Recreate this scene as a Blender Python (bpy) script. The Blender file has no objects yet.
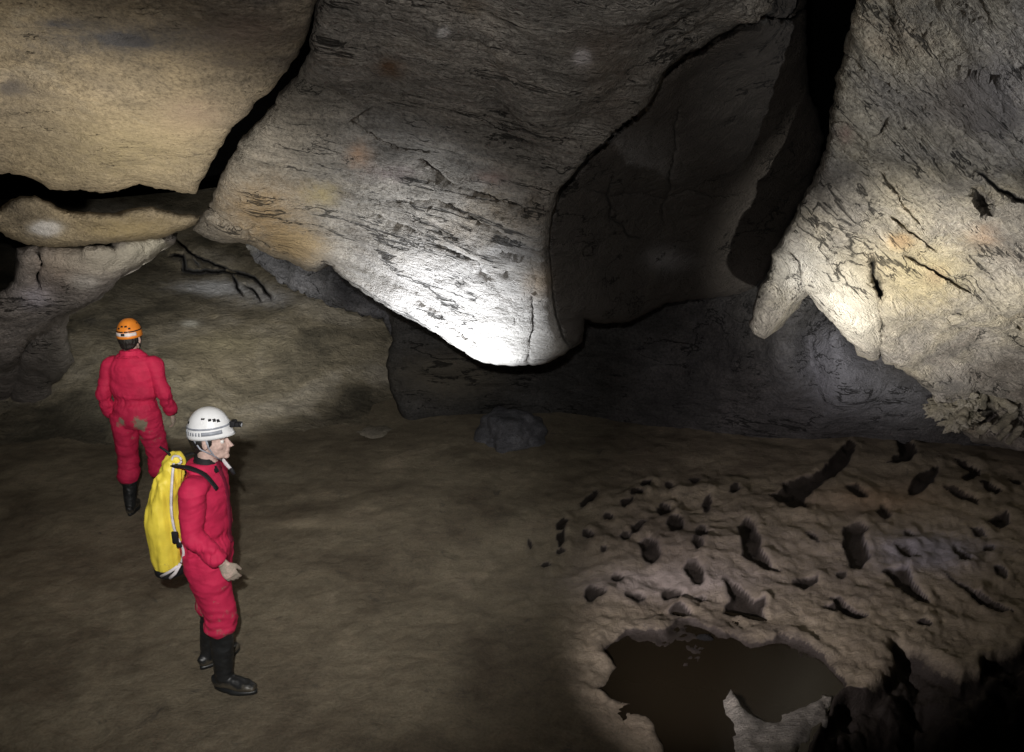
import bpy, bmesh, math, random
import numpy as np
from mathutils import Vector, Matrix
from mathutils.geometry import delaunay_2d_cdt

random.seed(7)
rng = np.random.default_rng(11)
SC = bpy.context.scene
COL = SC.collection

# ------------------------------------------------------------------ camera model
F = 800.0
H = 3.15
PITCH = math.radians(15.8)
CP, SP = math.cos(PITCH), math.sin(PITCH)
CAM = np.array([0, 0, H])


def rays(uv):
    uv = np.asarray(uv, float)
    a = (uv[:, 0] - 512) / F
    c = -(uv[:, 1] - 376) / F
    return np.stack([a, CP + c * SP, -SP + c * CP], 1)


def at_y(uv, Y):
    r = rays(uv)
    return CAM + r * (np.asarray(Y, float) / r[:, 1])[:, None]


def at_z(uv, z=0.0):
    r = rays(uv)
    return CAM + r * ((z - H) / r[:, 2])[:, None]


def project(P):
    d = P - CAM
    depth = np.maximum(d[:, 1] * CP - d[:, 2] * SP, 0.05)
    up = d[:, 1] * SP + d[:, 2] * CP
    return np.stack([512 + F * d[:, 0] / depth, 376 - F * up / depth], 1)


def pt(u, v, Y):
    return Vector(at_y([(u, v)], [Y])[0])


# ------------------------------------------------------------------ noise
_perm = rng.permutation(256)
_perm = np.concatenate([_perm, _perm, _perm])
_g = rng.normal(size=(256, 3))
_g /= np.linalg.norm(_g, axis=1)[:, None]


def perlin(P):
    i = np.floor(P).astype(int)
    f = P - i
    i &= 255
    w = f * f * f * (f * (f * 6 - 15) + 10)
    res = 0
    for dx in (0, 1):
        wx = w[:, 0] if dx else 1 - w[:, 0]
        for dy in (0, 1):
            wy = w[:, 1] if dy else 1 - w[:, 1]
            for dz in (0, 1):
                wz = w[:, 2] if dz else 1 - w[:, 2]
                h = _perm[_perm[_perm[(i[:, 0] + dx) & 255] + ((i[:, 1] + dy) & 255)] + ((i[:, 2] + dz) & 255)]
                g = _g[h]
                res = res + wx * wy * wz * (g[:, 0] * (f[:, 0] - dx) + g[:, 1] * (f[:, 1] - dy) + g[:, 2] * (f[:, 2] - dz))
    return res * 1.6


def fbm(P, octv=4, gain=0.5, off=0.0):
    r, a = 0, 1.0
    for k in range(octv):
        r = r + a * perlin(P * 2.03 ** k + off + 17.3 * k)
        a *= gain
    return r


def ridged(P, octv=4, gain=0.5, off=0.0):
    r, a, n = 0, 1.0, 0
    for k in range(octv):
        r = r + a * (1 - 2 * np.abs(perlin(P * 2.07 ** k + off + 9.1 * k)))
        n += a
        a *= gain
    return r / n


# ------------------------------------------------------------------ 2d helpers
def seg_dist(P, line):
    A = np.asarray(line[:-1], float)
    B = np.asarray(line[1:], float)
    best = np.full(len(P), 1e9)
    for a, b in zip(A, B):
        ab = b - a
        t = np.clip(((P - a) @ ab) / max(ab @ ab, 1e-9), 0, 1)
        d = np.hypot(*(P - a - t[:, None] * ab).T)
        best = np.minimum(best, d)
    return best


def inside(P, poly):
    poly = np.asarray(poly, float)
    c = np.zeros(len(P), bool)
    x, y = P[:, 0], P[:, 1]
    j = len(poly) - 1
    for i in range(len(poly)):
        xi, yi = poly[i]
        xj, yj = poly[j]
        if yi != yj:
            c ^= ((yi > y) != (yj > y)) & (x < (xj - xi) * (y - yi) / (yj - yi) + xi)
        j = i
    return c


def resample(poly, step, jit, seed, closed=True):
    pts = [np.array(p, float) for p in poly]
    n = len(pts)
    out = []
    for i in range(n if closed else n - 1):
        a, b = pts[i], pts[(i + 1) % n]
        L = np.hypot(*(b - a))
        k = max(1, int(L / step))
        for t in range(k):
            out.append(a + (b - a) * t / k)
    if not closed:
        out.append(pts[-1])
    out = np.array(out)
    if jit:
        q = np.stack([out[:, 0] * .11, out[:, 1] * .11, np.full(len(out), seed * 3.7)], 1)
        out = out + jit * np.stack([fbm(q, 3), fbm(q + 51, 3)], 1)
    return out


def tps(ctrl):
    c = np.asarray(ctrl, float)
    X = c[:, :2] / 300
    y = c[:, 2]
    n = len(X)
    d = np.hypot(*(X[:, None] - X[None]).transpose(2, 0, 1))
    K = d ** 2 * np.log(d + 1e-9) + 1e-3 * np.eye(n)
    A = np.zeros((n + 3, n + 3))
    A[:n, :n] = K
    A[:n, n:] = A[n:, :n].T if False else np.c_[np.ones(n), X]
    A[n:, :n] = np.c_[np.ones(n), X].T
    w = np.linalg.solve(A, np.r_[y, 0, 0, 0])

    def f(P):
        Q = np.asarray(P, float) / 300
        out = w[n] + Q @ w[n + 1:]
        for i in range(n):
            r = np.hypot(*(Q - X[i]).T)
            out = out + w[i] * r ** 2 * np.log(r + 1e-9)
        return out
    return f


def smooth(a, b, x):
    t = np.clip((x - a) / (b - a), 0, 1)
    return t * t * (3 - 2 * t)


# ------------------------------------------------------------------ object helpers
def link(name, me, mat=None, parent=None):
    o = bpy.data.objects.new(name, me)
    COL.objects.link(o)
    if parent:
        o.parent = parent
    if mat and me is not None:
        me.materials.append(mat)
    return o


def mesh_np(name, V, T, mat=None, parent=None, smooth_=True, tint=None, extra=None):
    me = bpy.data.meshes.new(name)
    V = np.asarray(V, float)
    if isinstance(T, np.ndarray):
        k = T.shape[1]
        me.vertices.add(len(V))
        me.vertices.foreach_set('co', V.astype(np.float32).ravel())
        me.loops.add(T.size)
        me.loops.foreach_set('vertex_index', T.astype(np.int32).ravel())
        me.polygons.add(len(T))
        me.polygons.foreach_set('loop_start', np.arange(0, T.size, k, dtype=np.int32))
        me.update(calc_edges=True)
        me.validate()
    else:
        me.from_pydata([tuple(v) for v in V], [], [tuple(f) for f in T])
    if smooth_:
        me.polygons.foreach_set('use_smooth', np.ones(len(me.polygons), bool))
    if tint is not None:
        at = me.color_attributes.new('tint', 'FLOAT_COLOR', 'POINT')
        at.data.foreach_set('color', np.asarray(tint, np.float32).ravel())
    if extra is not None:
        for k, a in extra.items():
            at = me.attributes.new(k, 'FLOAT', 'POINT')
            at.data.foreach_set('value', np.asarray(a, np.float32))
    me.update()
    return link(name, me, mat, parent)


def tag(o, label=None, cat=None, group=None, kind=None):
    if label: o['label'] = label
    if cat: o['category'] = cat
    if group: o['group'] = group
    if kind: o['kind'] = kind
    return o


# ------------------------------------------------------------------ materials
def nodes(m):
    m.use_nodes = True
    nt = m.node_tree
    nt.nodes.clear()
    return nt, nt.nodes.new, nt.links.new


def basis_from(u0, v0, u1, v1, Y0, Y1, n=(0, -1, -.4)):
    d = (pt(u1, v1, Y1) - pt(u0, v0, Y0)).normalized()
    n = Vector(n)
    n = (n - d * n.dot(d)).normalized()
    e = n.cross(d).normalized()
    return np.array([d, e, n])


def rock_mat(name, cols, B=None, scale=1.0, bump=1.0, stretch=.22, dark=.5, rough=.82, fine=1.0, spec=.35, tintuse=True, crack=.6, cleft=1.0, speck=.75):
    """cols: list of (pos, rgb) for the large-scale mottle"""
    m = bpy.data.materials.new(name)
    nt, N, L = nodes(m)
    out = N('ShaderNodeOutputMaterial')
    bs = N('ShaderNodeBsdfPrincipled')
    L(bs.outputs[0], out.inputs[0])
    tc = N('ShaderNodeTexCoord')
    rot = N('ShaderNodeMapping')
    if B is not None:
        e = Matrix([list(r) for r in B]).to_euler()
        rot.inputs['Rotation'].default_value = e
    L(tc.outputs['Object'], rot.inputs[0])
    st = N('ShaderNodeMapping')
    st.inputs['Scale'].default_value = (stretch, 1, 1)
    L(rot.outputs[0], st.inputs[0])

    def noise(sc, det, src, r=.6, dist=0.0):
        n = N('ShaderNodeTexNoise')
        n.inputs['Scale'].default_value = sc * scale
        n.inputs['Detail'].default_value = det
        n.inputs['Roughness'].default_value = r
        n.inputs['Distortion'].default_value = dist
        L(src.outputs[0] if src is not tc else tc.outputs['Object'], n.inputs['Vector'])
        return n

    def ramp(src, stops):
        r = N('ShaderNodeValToRGB')
        el = r.color_ramp.elements
        el[0].position, el[0].color = stops[0][0], (*stops[0][1], 1)
        el[1].position, el[1].color = stops[-1][0], (*stops[-1][1], 1)
        for p, c in stops[1:-1]:
            q = el.new(p)
            q.color = (*c, 1)
        L(src, r.inputs[0])
        return r

    def mix(a, b, f, mode='MIX'):
        x = N('ShaderNodeMix')
        x.data_type = 'RGBA'
        x.blend_type = mode
        if isinstance(f, float):
            x.inputs[0].default_value = f
        else:
            L(f, x.inputs[0])
        L(a, x.inputs[6])
        if isinstance(b, tuple):
            x.inputs[7].default_value = (*b, 1)
        else:
            L(b, x.inputs[7])
        return x.outputs[2]

    big = noise(.9, 4, rot, .6, .4)
    c = ramp(big.outputs[0], cols).outputs[0]
    med = noise(5.5, 5, st, .72, .6)
    c = mix(c, ramp(med.outputs[0], [(.3, (.35,) * 3), (.5, (.85,) * 3), (.72, (1.25, 1.22, 1.18))]).outputs[0], dark, 'MULTIPLY')
    sp = noise(38, 3, rot, .75)
    c = mix(c, ramp(sp.outputs[0], [(.34, (.42,) * 3), (.5, (1,) * 3), (.66, (1.4,) * 3)]).outputs[0], speck, 'MULTIPLY')
    # dark mineral stains
    stn = noise(2.3, 6, st, .75, 1.0)
    c = mix(c, (.035, .033, .034), ramp(stn.outputs[0], [(.6, (0, 0, 0)), (.74, (.85,) * 3)]).outputs[0])
    if tintuse:
        at = N('ShaderNodeAttribute')
        at.attribute_name = 'tint'
        edge = noise(14, 3, rot, .7)
        ma = N('ShaderNodeMath'); ma.operation = 'MULTIPLY_ADD'
        ma.inputs[1].default_value = 2.2; ma.inputs[2].default_value = -1.1
        L(edge.outputs[0], ma.inputs[0])
        ad = N('ShaderNodeMath'); ad.operation = 'MULTIPLY_ADD'
        L(at.outputs['Alpha'], ad.inputs[0]); ad.inputs[1].default_value = 2.2
        L(ma.outputs[0], ad.inputs[2])
        sb = N('ShaderNodeMath'); sb.operation = 'MULTIPLY'; sb.use_clamp = True
        L(ad.outputs[0], sb.inputs[0]); L(at.outputs['Alpha'], sb.inputs[1])
        c = mix(c, at.outputs['Color'], sb.outputs[0])
    L(c, bs.inputs['Base Color'])
    # thin dark crevice lines that follow the bedding
    s3 = N('ShaderNodeMapping'); s3.inputs['Scale'].default_value = (stretch * .38, 1, 1)
    L(rot.outputs[0], s3.inputs[0])
    cn = noise(3.2, 5, s3, .60, .15)
    c1 = N('ShaderNodeMath'); c1.operation = 'SUBTRACT'; L(cn.outputs[0], c1.inputs[0]); c1.inputs[1].default_value = .5
    c2 = N('ShaderNodeMath'); c2.operation = 'ABSOLUTE'; L(c1.outputs[0], c2.inputs[0])
    mk = noise(1.7, 3, rot, .6)
    c3 = N('ShaderNodeMapRange'); L(mk.outputs[0], c3.inputs[0]); c3.inputs[1].default_value = .46; c3.inputs[2].default_value = .64
    c3.inputs[3].default_value = .0006; c3.inputs[4].default_value = .022 * cleft
    c4 = N('ShaderNodeMath'); c4.operation = 'DIVIDE'; c4.use_clamp = True; L(c2.outputs[0], c4.inputs[0]); L(c3.outputs[0], c4.inputs[1])
    if cleft > 0:
        cl = ramp(c4.outputs[0], [(.25, (.10,) * 3), (1, (1,) * 3)])
        c = mix(c, cl.outputs[0], .9, 'MULTIPLY')
        # the last mix feeds the colour
        L(c, bs.inputs['Base Color'])
    # bump
    b1 = noise(7, 7, st, .72, .5)
    vo = N('ShaderNodeTexVoronoi')
    vo.feature = 'DISTANCE_TO_EDGE'
    vo.inputs['Scale'].default_value = 4.2 * scale
    wob = noise(3.0, 3, st, .7)
    vm = N('ShaderNodeVectorMath'); vm.operation = 'MULTIPLY_ADD'
    L(wob.outputs[1], vm.inputs[0]); vm.inputs[1].default_value = (1.1, 1.1, 1.1); L(st.outputs[0], vm.inputs[2])
    L(vm.outputs[0], vo.inputs['Vector'])
    cr = ramp(vo.outputs[0], [(0, (0, 0, 0)), (.05, (1, 1, 1))])
    b2 = noise(45, 3, rot, .7)
    s = N('ShaderNodeMath'); s.operation = 'MULTIPLY_ADD'
    L(cr.outputs[0], s.inputs[0]); s.inputs[1].default_value = .16 * crack; L(b1.outputs[0], s.inputs[2])
    if cleft > 0:
        s5 = N('ShaderNodeMath'); s5.operation = 'MULTIPLY_ADD'
        L(cl.outputs[0], s5.inputs[0]); s5.inputs[1].default_value = .22; L(s.outputs[0], s5.inputs[2])
        s = s5
    s2 = N('ShaderNodeMath'); s2.operation = 'MULTIPLY_ADD'
    L(b2.outputs[0], s2.inputs[0]); s2.inputs[1].default_value = .22 * fine; L(s.outputs[0], s2.inputs[2])
    bp = N('ShaderNodeBump')
    bp.inputs['Strength'].default_value = min(1, .9)
    bp.inputs['Distance'].default_value = .13 * bump
    L(s2.outputs[0], bp.inputs['Height'])
    L(bp.outputs[0], bs.inputs['Normal'])
    bs.inputs['Roughness'].default_value = rough
    bs.inputs['Specular IOR Level'].default_value = spec
    return m


def plain(name, col, rough=.6, spec=.5, metal=0, noise_amt=.25, nscale=30, bump=.0, sheen=0, mud=None, emis=0):
    m = bpy.data.materials.new(name)
    nt, N, L = nodes(m)
    out = N('ShaderNodeOutputMaterial')
    bs = N('ShaderNodeBsdfPrincipled')
    L(bs.outputs[0], out.inputs[0])
    tc = N('ShaderNodeTexCoord')
    n = N('ShaderNodeTexNoise')
    n.inputs['Scale'].default_value = nscale
    n.inputs['Detail'].default_value = 6
    L(tc.outputs['Object'], n.inputs['Vector'])
    r = N('ShaderNodeValToRGB')
    e = r.color_ramp.elements
    e[0].position = .3; e[1].position = .7
    e[0].color = (*[c * (1 - noise_amt) for c in col], 1)
    e[1].color = (*[min(1, c * (1 + noise_amt * .6)) for c in col], 1)
    L(n.outputs[0], r.inputs[0])
    c = r.outputs[0]
    if mud:
        at = N('ShaderNodeAttribute'); at.attribute_name = 'mud'
        n2 = N('ShaderNodeTexNoise'); n2.inputs['Scale'].default_value = 16; n2.inputs['Detail'].default_value = 8
        n2.inputs['Roughness'].default_value = .7
        L(tc.outputs['Object'], n2.inputs['Vector'])
        ma = N('ShaderNodeMath'); ma.operation = 'ADD'
        L(at.outputs['Fac'], ma.inputs[0]); L(n2.outputs[0], ma.inputs[1])
        r2 = N('ShaderNodeValToRGB')
        r2.color_ramp.elements[0].position = .85; r2.color_ramp.elements[1].position = 1.05
        L(ma.outputs[0], r2.inputs[0])
        x = N('ShaderNodeMix'); x.data_type = 'RGBA'
        L(r2.outputs[0], x.inputs[0]); L(c, x.inputs[6]); x.inputs[7].default_value = (*mud, 1)
        c = x.outputs[2]
    L(c, bs.inputs['Base Color'])
    bs.inputs['Roughness'].default_value = rough
    bs.inputs['Specular IOR Level'].default_value = spec
    bs.inputs['Metallic'].default_value = metal
    if bump:
        bp = N('ShaderNodeBump'); bp.inputs['Strength'].default_value = .6; bp.inputs['Distance'].default_value = bump
        L(n.outputs[0], bp.inputs['Height']); L(bp.outputs[0], bs.inputs['Normal'])
    return m


# ------------------------------------------------------------------ rock pieces
def piece(name, outline, ctrl, mat, thick=1.2, sp=3.2, amp=.05, freq=2.2, B=None, stretch=.22, er=.25, R=30,
          jit=2.0, cracks=(), tints=(), seed=1, fold=None, kind=None, fine_box=None, shrink=.9, fade=14, ridge_amp=None,
          ampfn=None, tintfn=None):
    ring = resample(outline, sp * .9, jit, seed)
    lo, hi = ring.min(0), ring.max(0)
    gx, gy = np.meshgrid(np.arange(lo[0], hi[0], sp), np.arange(lo[1], hi[1], sp))
    pts = np.stack([gx.ravel(), gy.ravel()], 1)
    # coarser outside the frame
    out = (pts[:, 0] < -30) | (pts[:, 0] > 1054) | (pts[:, 1] < -30) | (pts[:, 1] > 780)
    pts = pts[~out | (rng.random(len(pts)) < .12)]
    pts = pts + rng.uniform(-.35, .35, pts.shape) * sp
    extra = []
    for cl, cw, cd in cracks:
        q = resample(cl, 1.5, 1.6, seed + 5, closed=False)
        for o in (-1.6, -.8, 0, .8, 1.6):
            t = np.gradient(q, axis=0)
            t /= np.hypot(*t.T)[:, None] + 1e-9
            extra.append(q + np.stack([-t[:, 1], t[:, 0]], 1) * o * cw)
    if extra:
        pts = np.r_[pts, np.concatenate(extra)]
    pts = pts[inside(pts, ring)]
    dd = seg_dist(pts, np.r_[ring, ring[:1]])
    keep = dd > sp * .6
    pts, dd = pts[keep], dd[keep]
    n = len(ring)
    allp = np.r_[ring, pts]
    r = delaunay_2d_cdt([Vector(p) for p in allp], [(i, (i + 1) % n) for i in range(n)], [], 1, 1e-5)
    UV = np.array([tuple(v) for v in r[0]])
    T = np.array([tuple(t) for t in r[2]])
    is_ring = np.zeros(len(UV), bool)
    ringlist = []
    for e in r[1]:
        pass
    # border edges from triangle counts
    E = np.sort(np.concatenate([T[:, [0, 1]], T[:, [1, 2]], T[:, [2, 0]]]), 1)
    raw = np.concatenate([T[:, [0, 1]], T[:, [1, 2]], T[:, [2, 0]]])
    key = E[:, 0] * 10 ** 7 + E[:, 1]
    uq, idx, cnt = np.unique(key, return_index=True, return_counts=True)
    border = raw[idx[cnt == 1]]
    bd = seg_dist(UV, np.r_[ring, ring[:1]])
    Y = tps(ctrl)(UV)
    t = np.clip(bd / R, 0, 1)
    Y = Y + er * (1 - np.sqrt(1 - (1 - t) ** 2))
    if fold:
        Y = Y + fold(UV)
    for cl, cw, cd in cracks:
        q = resample(cl, 1.5, 1.6, seed + 5, closed=False)
        d = seg_dist(UV, q)
        # taper at ends
        L = np.minimum(np.hypot(*(UV - q[0]).T), np.hypot(*(UV - q[-1]).T))
        Y = Y + cd * np.exp(-(d / cw) ** 2) * np.clip(L / 12 + .3, 0, 1)
    P = at_y(UV, Y)
    # vertex normals
    fn = np.cross(P[T[:, 1]] - P[T[:, 0]], P[T[:, 2]] - P[T[:, 0]])
    NV = np.zeros_like(P)
    for k in range(3):
        np.add.at(NV, T[:, k], fn)
    # heavy smoothing of normals is unnecessary: displace towards the viewer side
    view = P - CAM
    cw_all = np.zeros(len(UV))
    cshade = np.zeros(len(UV))
    for cl, cw, cd in cracks:
        if cd <= 0: continue
        q = resample(cl, 1.5, 1.6, seed + 5, closed=False)
        d = seg_dist(UV, q)
        cw_all = np.maximum(cw_all, np.exp(-(d / (cw * 2.5)) ** 2))
        L = np.minimum(np.hypot(*(UV - q[0]).T), np.hypot(*(UV - q[-1]).T))
        cshade = np.maximum(cshade, min(1, cd * 8) * smooth(cw * 1.25, cw * .6, d) * np.clip(L / 10 + .2, 0, 1))
    sgn = np.sign((NV * view).sum(1))
    NV = NV * -sgn[:, None]
    NV /= np.linalg.norm(NV, axis=1)[:, None] + 1e-12
    vd = -view / np.linalg.norm(view, axis=1)[:, None]
    D = NV * (.6 * (1 - cw_all))[:, None] + vd * .4
    D /= np.linalg.norm(D, axis=1)[:, None]
    Q = P @ (np.eye(3) if B is None else B).T
    S = Q * np.array([stretch, 1, 1])
    warp = np.stack([fbm(Q * .9, 2, off=3), fbm(Q * .9, 2, off=8), fbm(Q * .9, 2, off=14)], 1)
    h = .75 * fbm(Q * freq * .35 + warp * .4, 2, off=seed * 7.0)
    h = h + .6 * ridged(S * freq + warp * .5, 5, .62, off=seed * 5.0)
    h = h + .28 * ridged(Q * np.array([.35, 1, 1]) * freq * 2.2 + warp, 4, .66, off=seed * 3.0)
    led = S * freq * 1.1 + warp * .6
    st = fbm(led, 3, off=seed * 2.0) * 3
    h = h + .12 * (st - np.floor(st))       # small broken ledges
    fd = .35 + .65 * np.clip(bd / fade, 0, 1)
    if ampfn: fd = fd * ampfn(UV)
    P = P + D * (h * amp * fd)[:, None]
    tint = np.zeros((len(P), 4))
    for (u, v, ru, rv, col, a) in tints:
        w = np.exp(-(((UV[:, 0] - u) / ru) ** 2 + ((UV[:, 1] - v) / rv) ** 2)) * a
        k = w / np.maximum(w + tint[:, 3], 1e-6)
        tint[:, :3] = tint[:, :3] * (1 - k[:, None]) + np.array(col) * k[:, None]
        tint[:, 3] = np.clip(tint[:, 3] + w, 0, 1)
    if tintfn:
        w_, c_ = tintfn(UV)
        tint[:, :3] = tint[:, :3] * (1 - w_[:, None]) + np.array(c_) * w_[:, None]
        tint[:, 3] = np.maximum(tint[:, 3], w_)
    tint[:, :3] = tint[:, :3] * (1 - cshade[:, None]) + np.array((.02, .018, .016)) * cshade[:, None]  # shade inside the cracks painted into the tint
    tint[:, 3] = np.maximum(tint[:, 3], cshade)
    # back shell
    n0 = len(P)
    cen = P.mean(0)
    vdir = -vd
    back = P + vdir * thick
    bc = back.mean(0)
    back = bc + (back - bc) * shrink
    back = back + NV * 0
    fb = np.array([T[:, 0], T[:, 2], T[:, 1]]).T + n0
    q = np.stack([border[:, 1], border[:, 0], border[:, 0] + n0], 1)
    q2 = np.stack([border[:, 1], border[:, 0] + n0, border[:, 1] + n0], 1)
    V = np.r_[P, back]
    o = mesh_np(name, V, np.r_[T, fb, q, q2], mat, tint=np.r_[tint, tint])
    bm = bmesh.new(); bm.from_mesh(o.data)
    bmesh.ops.recalc_face_normals(bm, faces=bm.faces)
    for e in bm.edges:
        if len(e.link_faces) == 2 and e.calc_face_angle(0) > 1.0 :
            e.smooth = False
    bm.to_mesh(o.data); bm.free()
    if kind:
        o['kind'] = kind
    return o


OCH = (.36, .25, .13)
TAN = (.33, .28, .21)
WHT = (.62, .60, .56)
GRY = (.24, .23, .22)
RST = (.26, .11, .05)
BLU = (.20, .20, .23)

BB = basis_from(350, 200, 540, 250, 5.9, 5.6)
BE = basis_from(850, 80, 1000, 250, 5.2, 5.3)
BA = basis_from(20, 150, 220, 150, 6, 6)
BH = basis_from(250, 250, 390, 300, 9.8, 9.8)

m_slabA = rock_mat('warm_limestone', [(.3, (.15, .13, .11)), (.48, (.30, .25, .18)), (.62, (.38, .31, .21)), (.75, (.44, .40, .33))], BA, bump=.5, stretch=.5, dark=.5, crack=.15, cleft=.15)
m_B = rock_mat('grey_limestone', [(.3, (.15, .13, .11)), (.45, (.27, .25, .22)), (.6, (.36, .33, .29)), (.75, (.26, .21, .15))], BB, bump=1.15, stretch=.2, dark=.7, crack=.35)
m_E = rock_mat('pale_limestone', [(.3, (.2, .17, .14)), (.46, (.34, .31, .27)), (.6, (.44, .39, .30)), (.75, (.36, .28, .2))], BE, bump=1.3, stretch=.25, dark=.75, crack=.4)
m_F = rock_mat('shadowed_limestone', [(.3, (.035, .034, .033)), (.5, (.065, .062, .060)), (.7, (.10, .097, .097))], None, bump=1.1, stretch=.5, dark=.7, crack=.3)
m_D = rock_mat('pinkish_limestone', [(.3, (.2, .18, .17)), (.5, (.30, .27, .26)), (.7, (.40, .36, .34))], None, bump=.8, stretch=.4, dark=.6, crack=.3)
m_S = rock_mat('muddy_slope_rock', [(.36, (.085, .075, .055)), (.5, (.19, .165, .12)), (.66, (.30, .27, .22))], basis_from(100, 350, 380, 350, 11, 11), bump=.55, stretch=.7, dark=.6, crack=.05, cleft=.15, fine=.5, speck=.35)
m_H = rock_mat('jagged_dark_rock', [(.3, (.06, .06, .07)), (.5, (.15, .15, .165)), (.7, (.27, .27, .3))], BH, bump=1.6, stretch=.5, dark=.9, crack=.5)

# --- upper-left ceiling slab
A_out = [(330, -60), (321, -10), (318, 0), (314, 10), (312, 25), (308, 40), (300, 55), (292, 68), (283, 78), (272, 90), (262, 98),
         (255, 105), (248, 115), (238, 122), (232, 132), (224, 145), (216, 160), (207, 175), (200, 186), (195, 193), (180, 191),
         (165, 190), (150, 186), (140, 184), (128, 186), (122, 188), (118, 191), (100, 191), (80, 190), (70, 190), (50, 188),
         (40, 181), (32, 177), (20, 173), (0, 171), (-60, 165), (-230, 150), (-230, -220), (380, -220)]
A_out = [(u - 3.5 if 180 < u < 330 and 0 <= v < 189 else u, v) for u, v in A_out]
oA = piece('ceiling_slab', A_out,
           [(0, 170, 6.2), (195, 190, 6.4), (110, 190, 6.35), (0, 0, 4.7), (318, 0, 4.8), (250, 110, 5.6), (-200, -200, 3.3),
            (380, -200, 3.7), (-200, 150, 5.3), (120, 90, 5.35)],
           m_slabA, thick=1.6, amp=.06, freq=2.6, B=BA, stretch=.45, er=.06, R=12, jit=1.6, seed=2, fade=8,
           tints=[(130, 150, 110, 45, (.40, .33, .20), .55), (120, 35, 130, 22, (.13, .13, .14), .5), (30, 90, 60, 40, (.22, .19, .16), .4),
                  (10, 85, 18, 8, (.12, .11, .11), .4), (128, 38, 26, 6, (.13, .12, .12), .4), (60, 20, 30, 5, (.13, .12, .12), .4), (230, 60, 24, 6, (.2, .17, .14), .4), (195, 110, 40, 25, (.34, .25, .2), .4),
                  (250, 25, 50, 25, (.33, .24, .17), .4)])
tag(oA, 'big tan ceiling slab with a bright lower edge above the black crack, upper left', 'ceiling slab')

# --- central hanging boulder
ridge = [(800, -220), (775, -20), (765, 18), (742, 24), (720, 35), (700, 48), (680, 60), (663, 74), (650, 98), (640, 112), (625, 122),
         (610, 135), (590, 155), (575, 175), (563, 187), (556, 200), (550, 215), (547, 240), (548, 265), (550, 290), (554, 315),
         (562, 340), (572, 352), (585, 380)]
ridge_poly = np.array(ridge + [(585, 420), (-400, 420), (-400, -400), (800, -400)], float)


def foldB(UV):
    d = seg_dist(UV, ridge)
    s = np.where(inside(UV, ridge_poly), -d, d)
    step = .55 * smooth(-.6, 2.2, s)
    # left lip bulges a little towards the light
    lip = -.06 * np.exp(-((s + 10) / 12) ** 2)
    return step + lip


B_out = [(335, -60), (325, -8), (320, 5), (313, 28), (309, 48), (302, 65), (297, 75), (290, 85), (280, 94), (276, 105), (266, 115), (256, 125),
         (243, 138), (237, 150), (228, 165), (218, 182), (210, 200), (206, 206), (200, 214), (195, 223), (194, 229), (204, 235), (212, 239),
         (225, 241), (240, 242), (252, 243), (258, 248), (266, 252), (275, 258), (290, 262), (305, 268), (316, 270), (321, 262), (325, 259),
         (334, 264), (345, 275), (360, 287), (380, 299), (400, 312), (420, 323), (440, 333), (455, 345), (470, 355), (485, 361), (500, 364),
         (515, 365), (535, 364), (550, 360), (562, 355), (573, 348), (581, 340), (583, 330), (583, 318), (592, 321), (605, 323), (625, 322),
         (640, 317), (652, 310), (665, 303), (690, 300), (720, 297), (740, 293), (755, 288), (765, 276), (775, 255), (785, 232), (800, 205),
         (812, 180), (820, 158), (824, 138), (818, 114), (810, 95), (807, 60), (806, 20), (808, -60), (812, -220), (355, -220)]
B_out = [(u + 3 if u < 315 and 20 < v < 225 else u, v) for u, v in B_out]
def sideB(UV):
    d = seg_dist(UV, ridge)
    return np.where(inside(UV, ridge_poly), -d, d)


def ampB(UV):
    s = sideB(UV)
    return np.where(s > 0, .45, 1.0) * (1 - .8 * np.exp(-(s / 5) ** 2))


def tintB(UV):  # dark brown tint paints shade onto the face right of the ridge
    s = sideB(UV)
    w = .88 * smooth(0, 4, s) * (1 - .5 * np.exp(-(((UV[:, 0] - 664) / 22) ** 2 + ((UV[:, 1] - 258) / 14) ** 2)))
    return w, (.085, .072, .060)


cracksB = [(ridge[1:-1], 1.2, .0), ([(765, 16), (742, 24), (720, 35), (700, 48), (680, 60), (663, 74)], 2.0, .30),
           ([(640, 112), (625, 122), (610, 135), (590, 155), (575, 175), (563, 187), (556, 200)], 2.0, .3),
           ([(205, 206), (216, 212), (226, 219), (236, 226), (246, 228), (254, 225)], 1.3, .18),
           ([(250, 232), (262, 240), (275, 250)], .8, .05),
           ([(532, 255), (536, 275), (532, 295), (534, 315), (530, 340), (528, 362)], 1.5, .09),
           ([(503, 250), (525, 253), (545, 262)], 1.4, .08),
           ([(420, 158), (450, 180), (480, 192), (520, 205), (548, 212)], 1.4, .08),
           ([(360, 200), (400, 200), (440, 198), (470, 215), (510, 235), (545, 250)], 1.3, .07),
           ([(372, 105), (350, 120), (375, 135), (400, 148), (430, 150)], 1.2, .05),
           ([(380, 215), (420, 230), (450, 250), (480, 262)], 1.2, .06),
           ([(740, 0), (765, 16), (790, 20), (806, 8)], 2.0, .25),
           ([(780, 22), (795, 10), (800, -15)], 1.5, .15),
           ([(612, 182), (607, 196), (612, 208), (608, 218), (622, 225), (628, 236), (642, 239)], 1.1, .05),
           ([(679, 108), (674, 128), (677, 150), (669, 172), (671, 190), (661, 206), (664, 226)], 1.0, .03),
           ([(585, 188), (612, 196), (640, 192), (664, 199), (690, 190), (716, 197), (742, 193)], 1.1, .03),
           ([(420, 300), (440, 310), (460, 330), (480, 345)], 1.2, .05),
           ([(480, 265), (500, 290), (515, 320)], 1.0, .04)]
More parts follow.
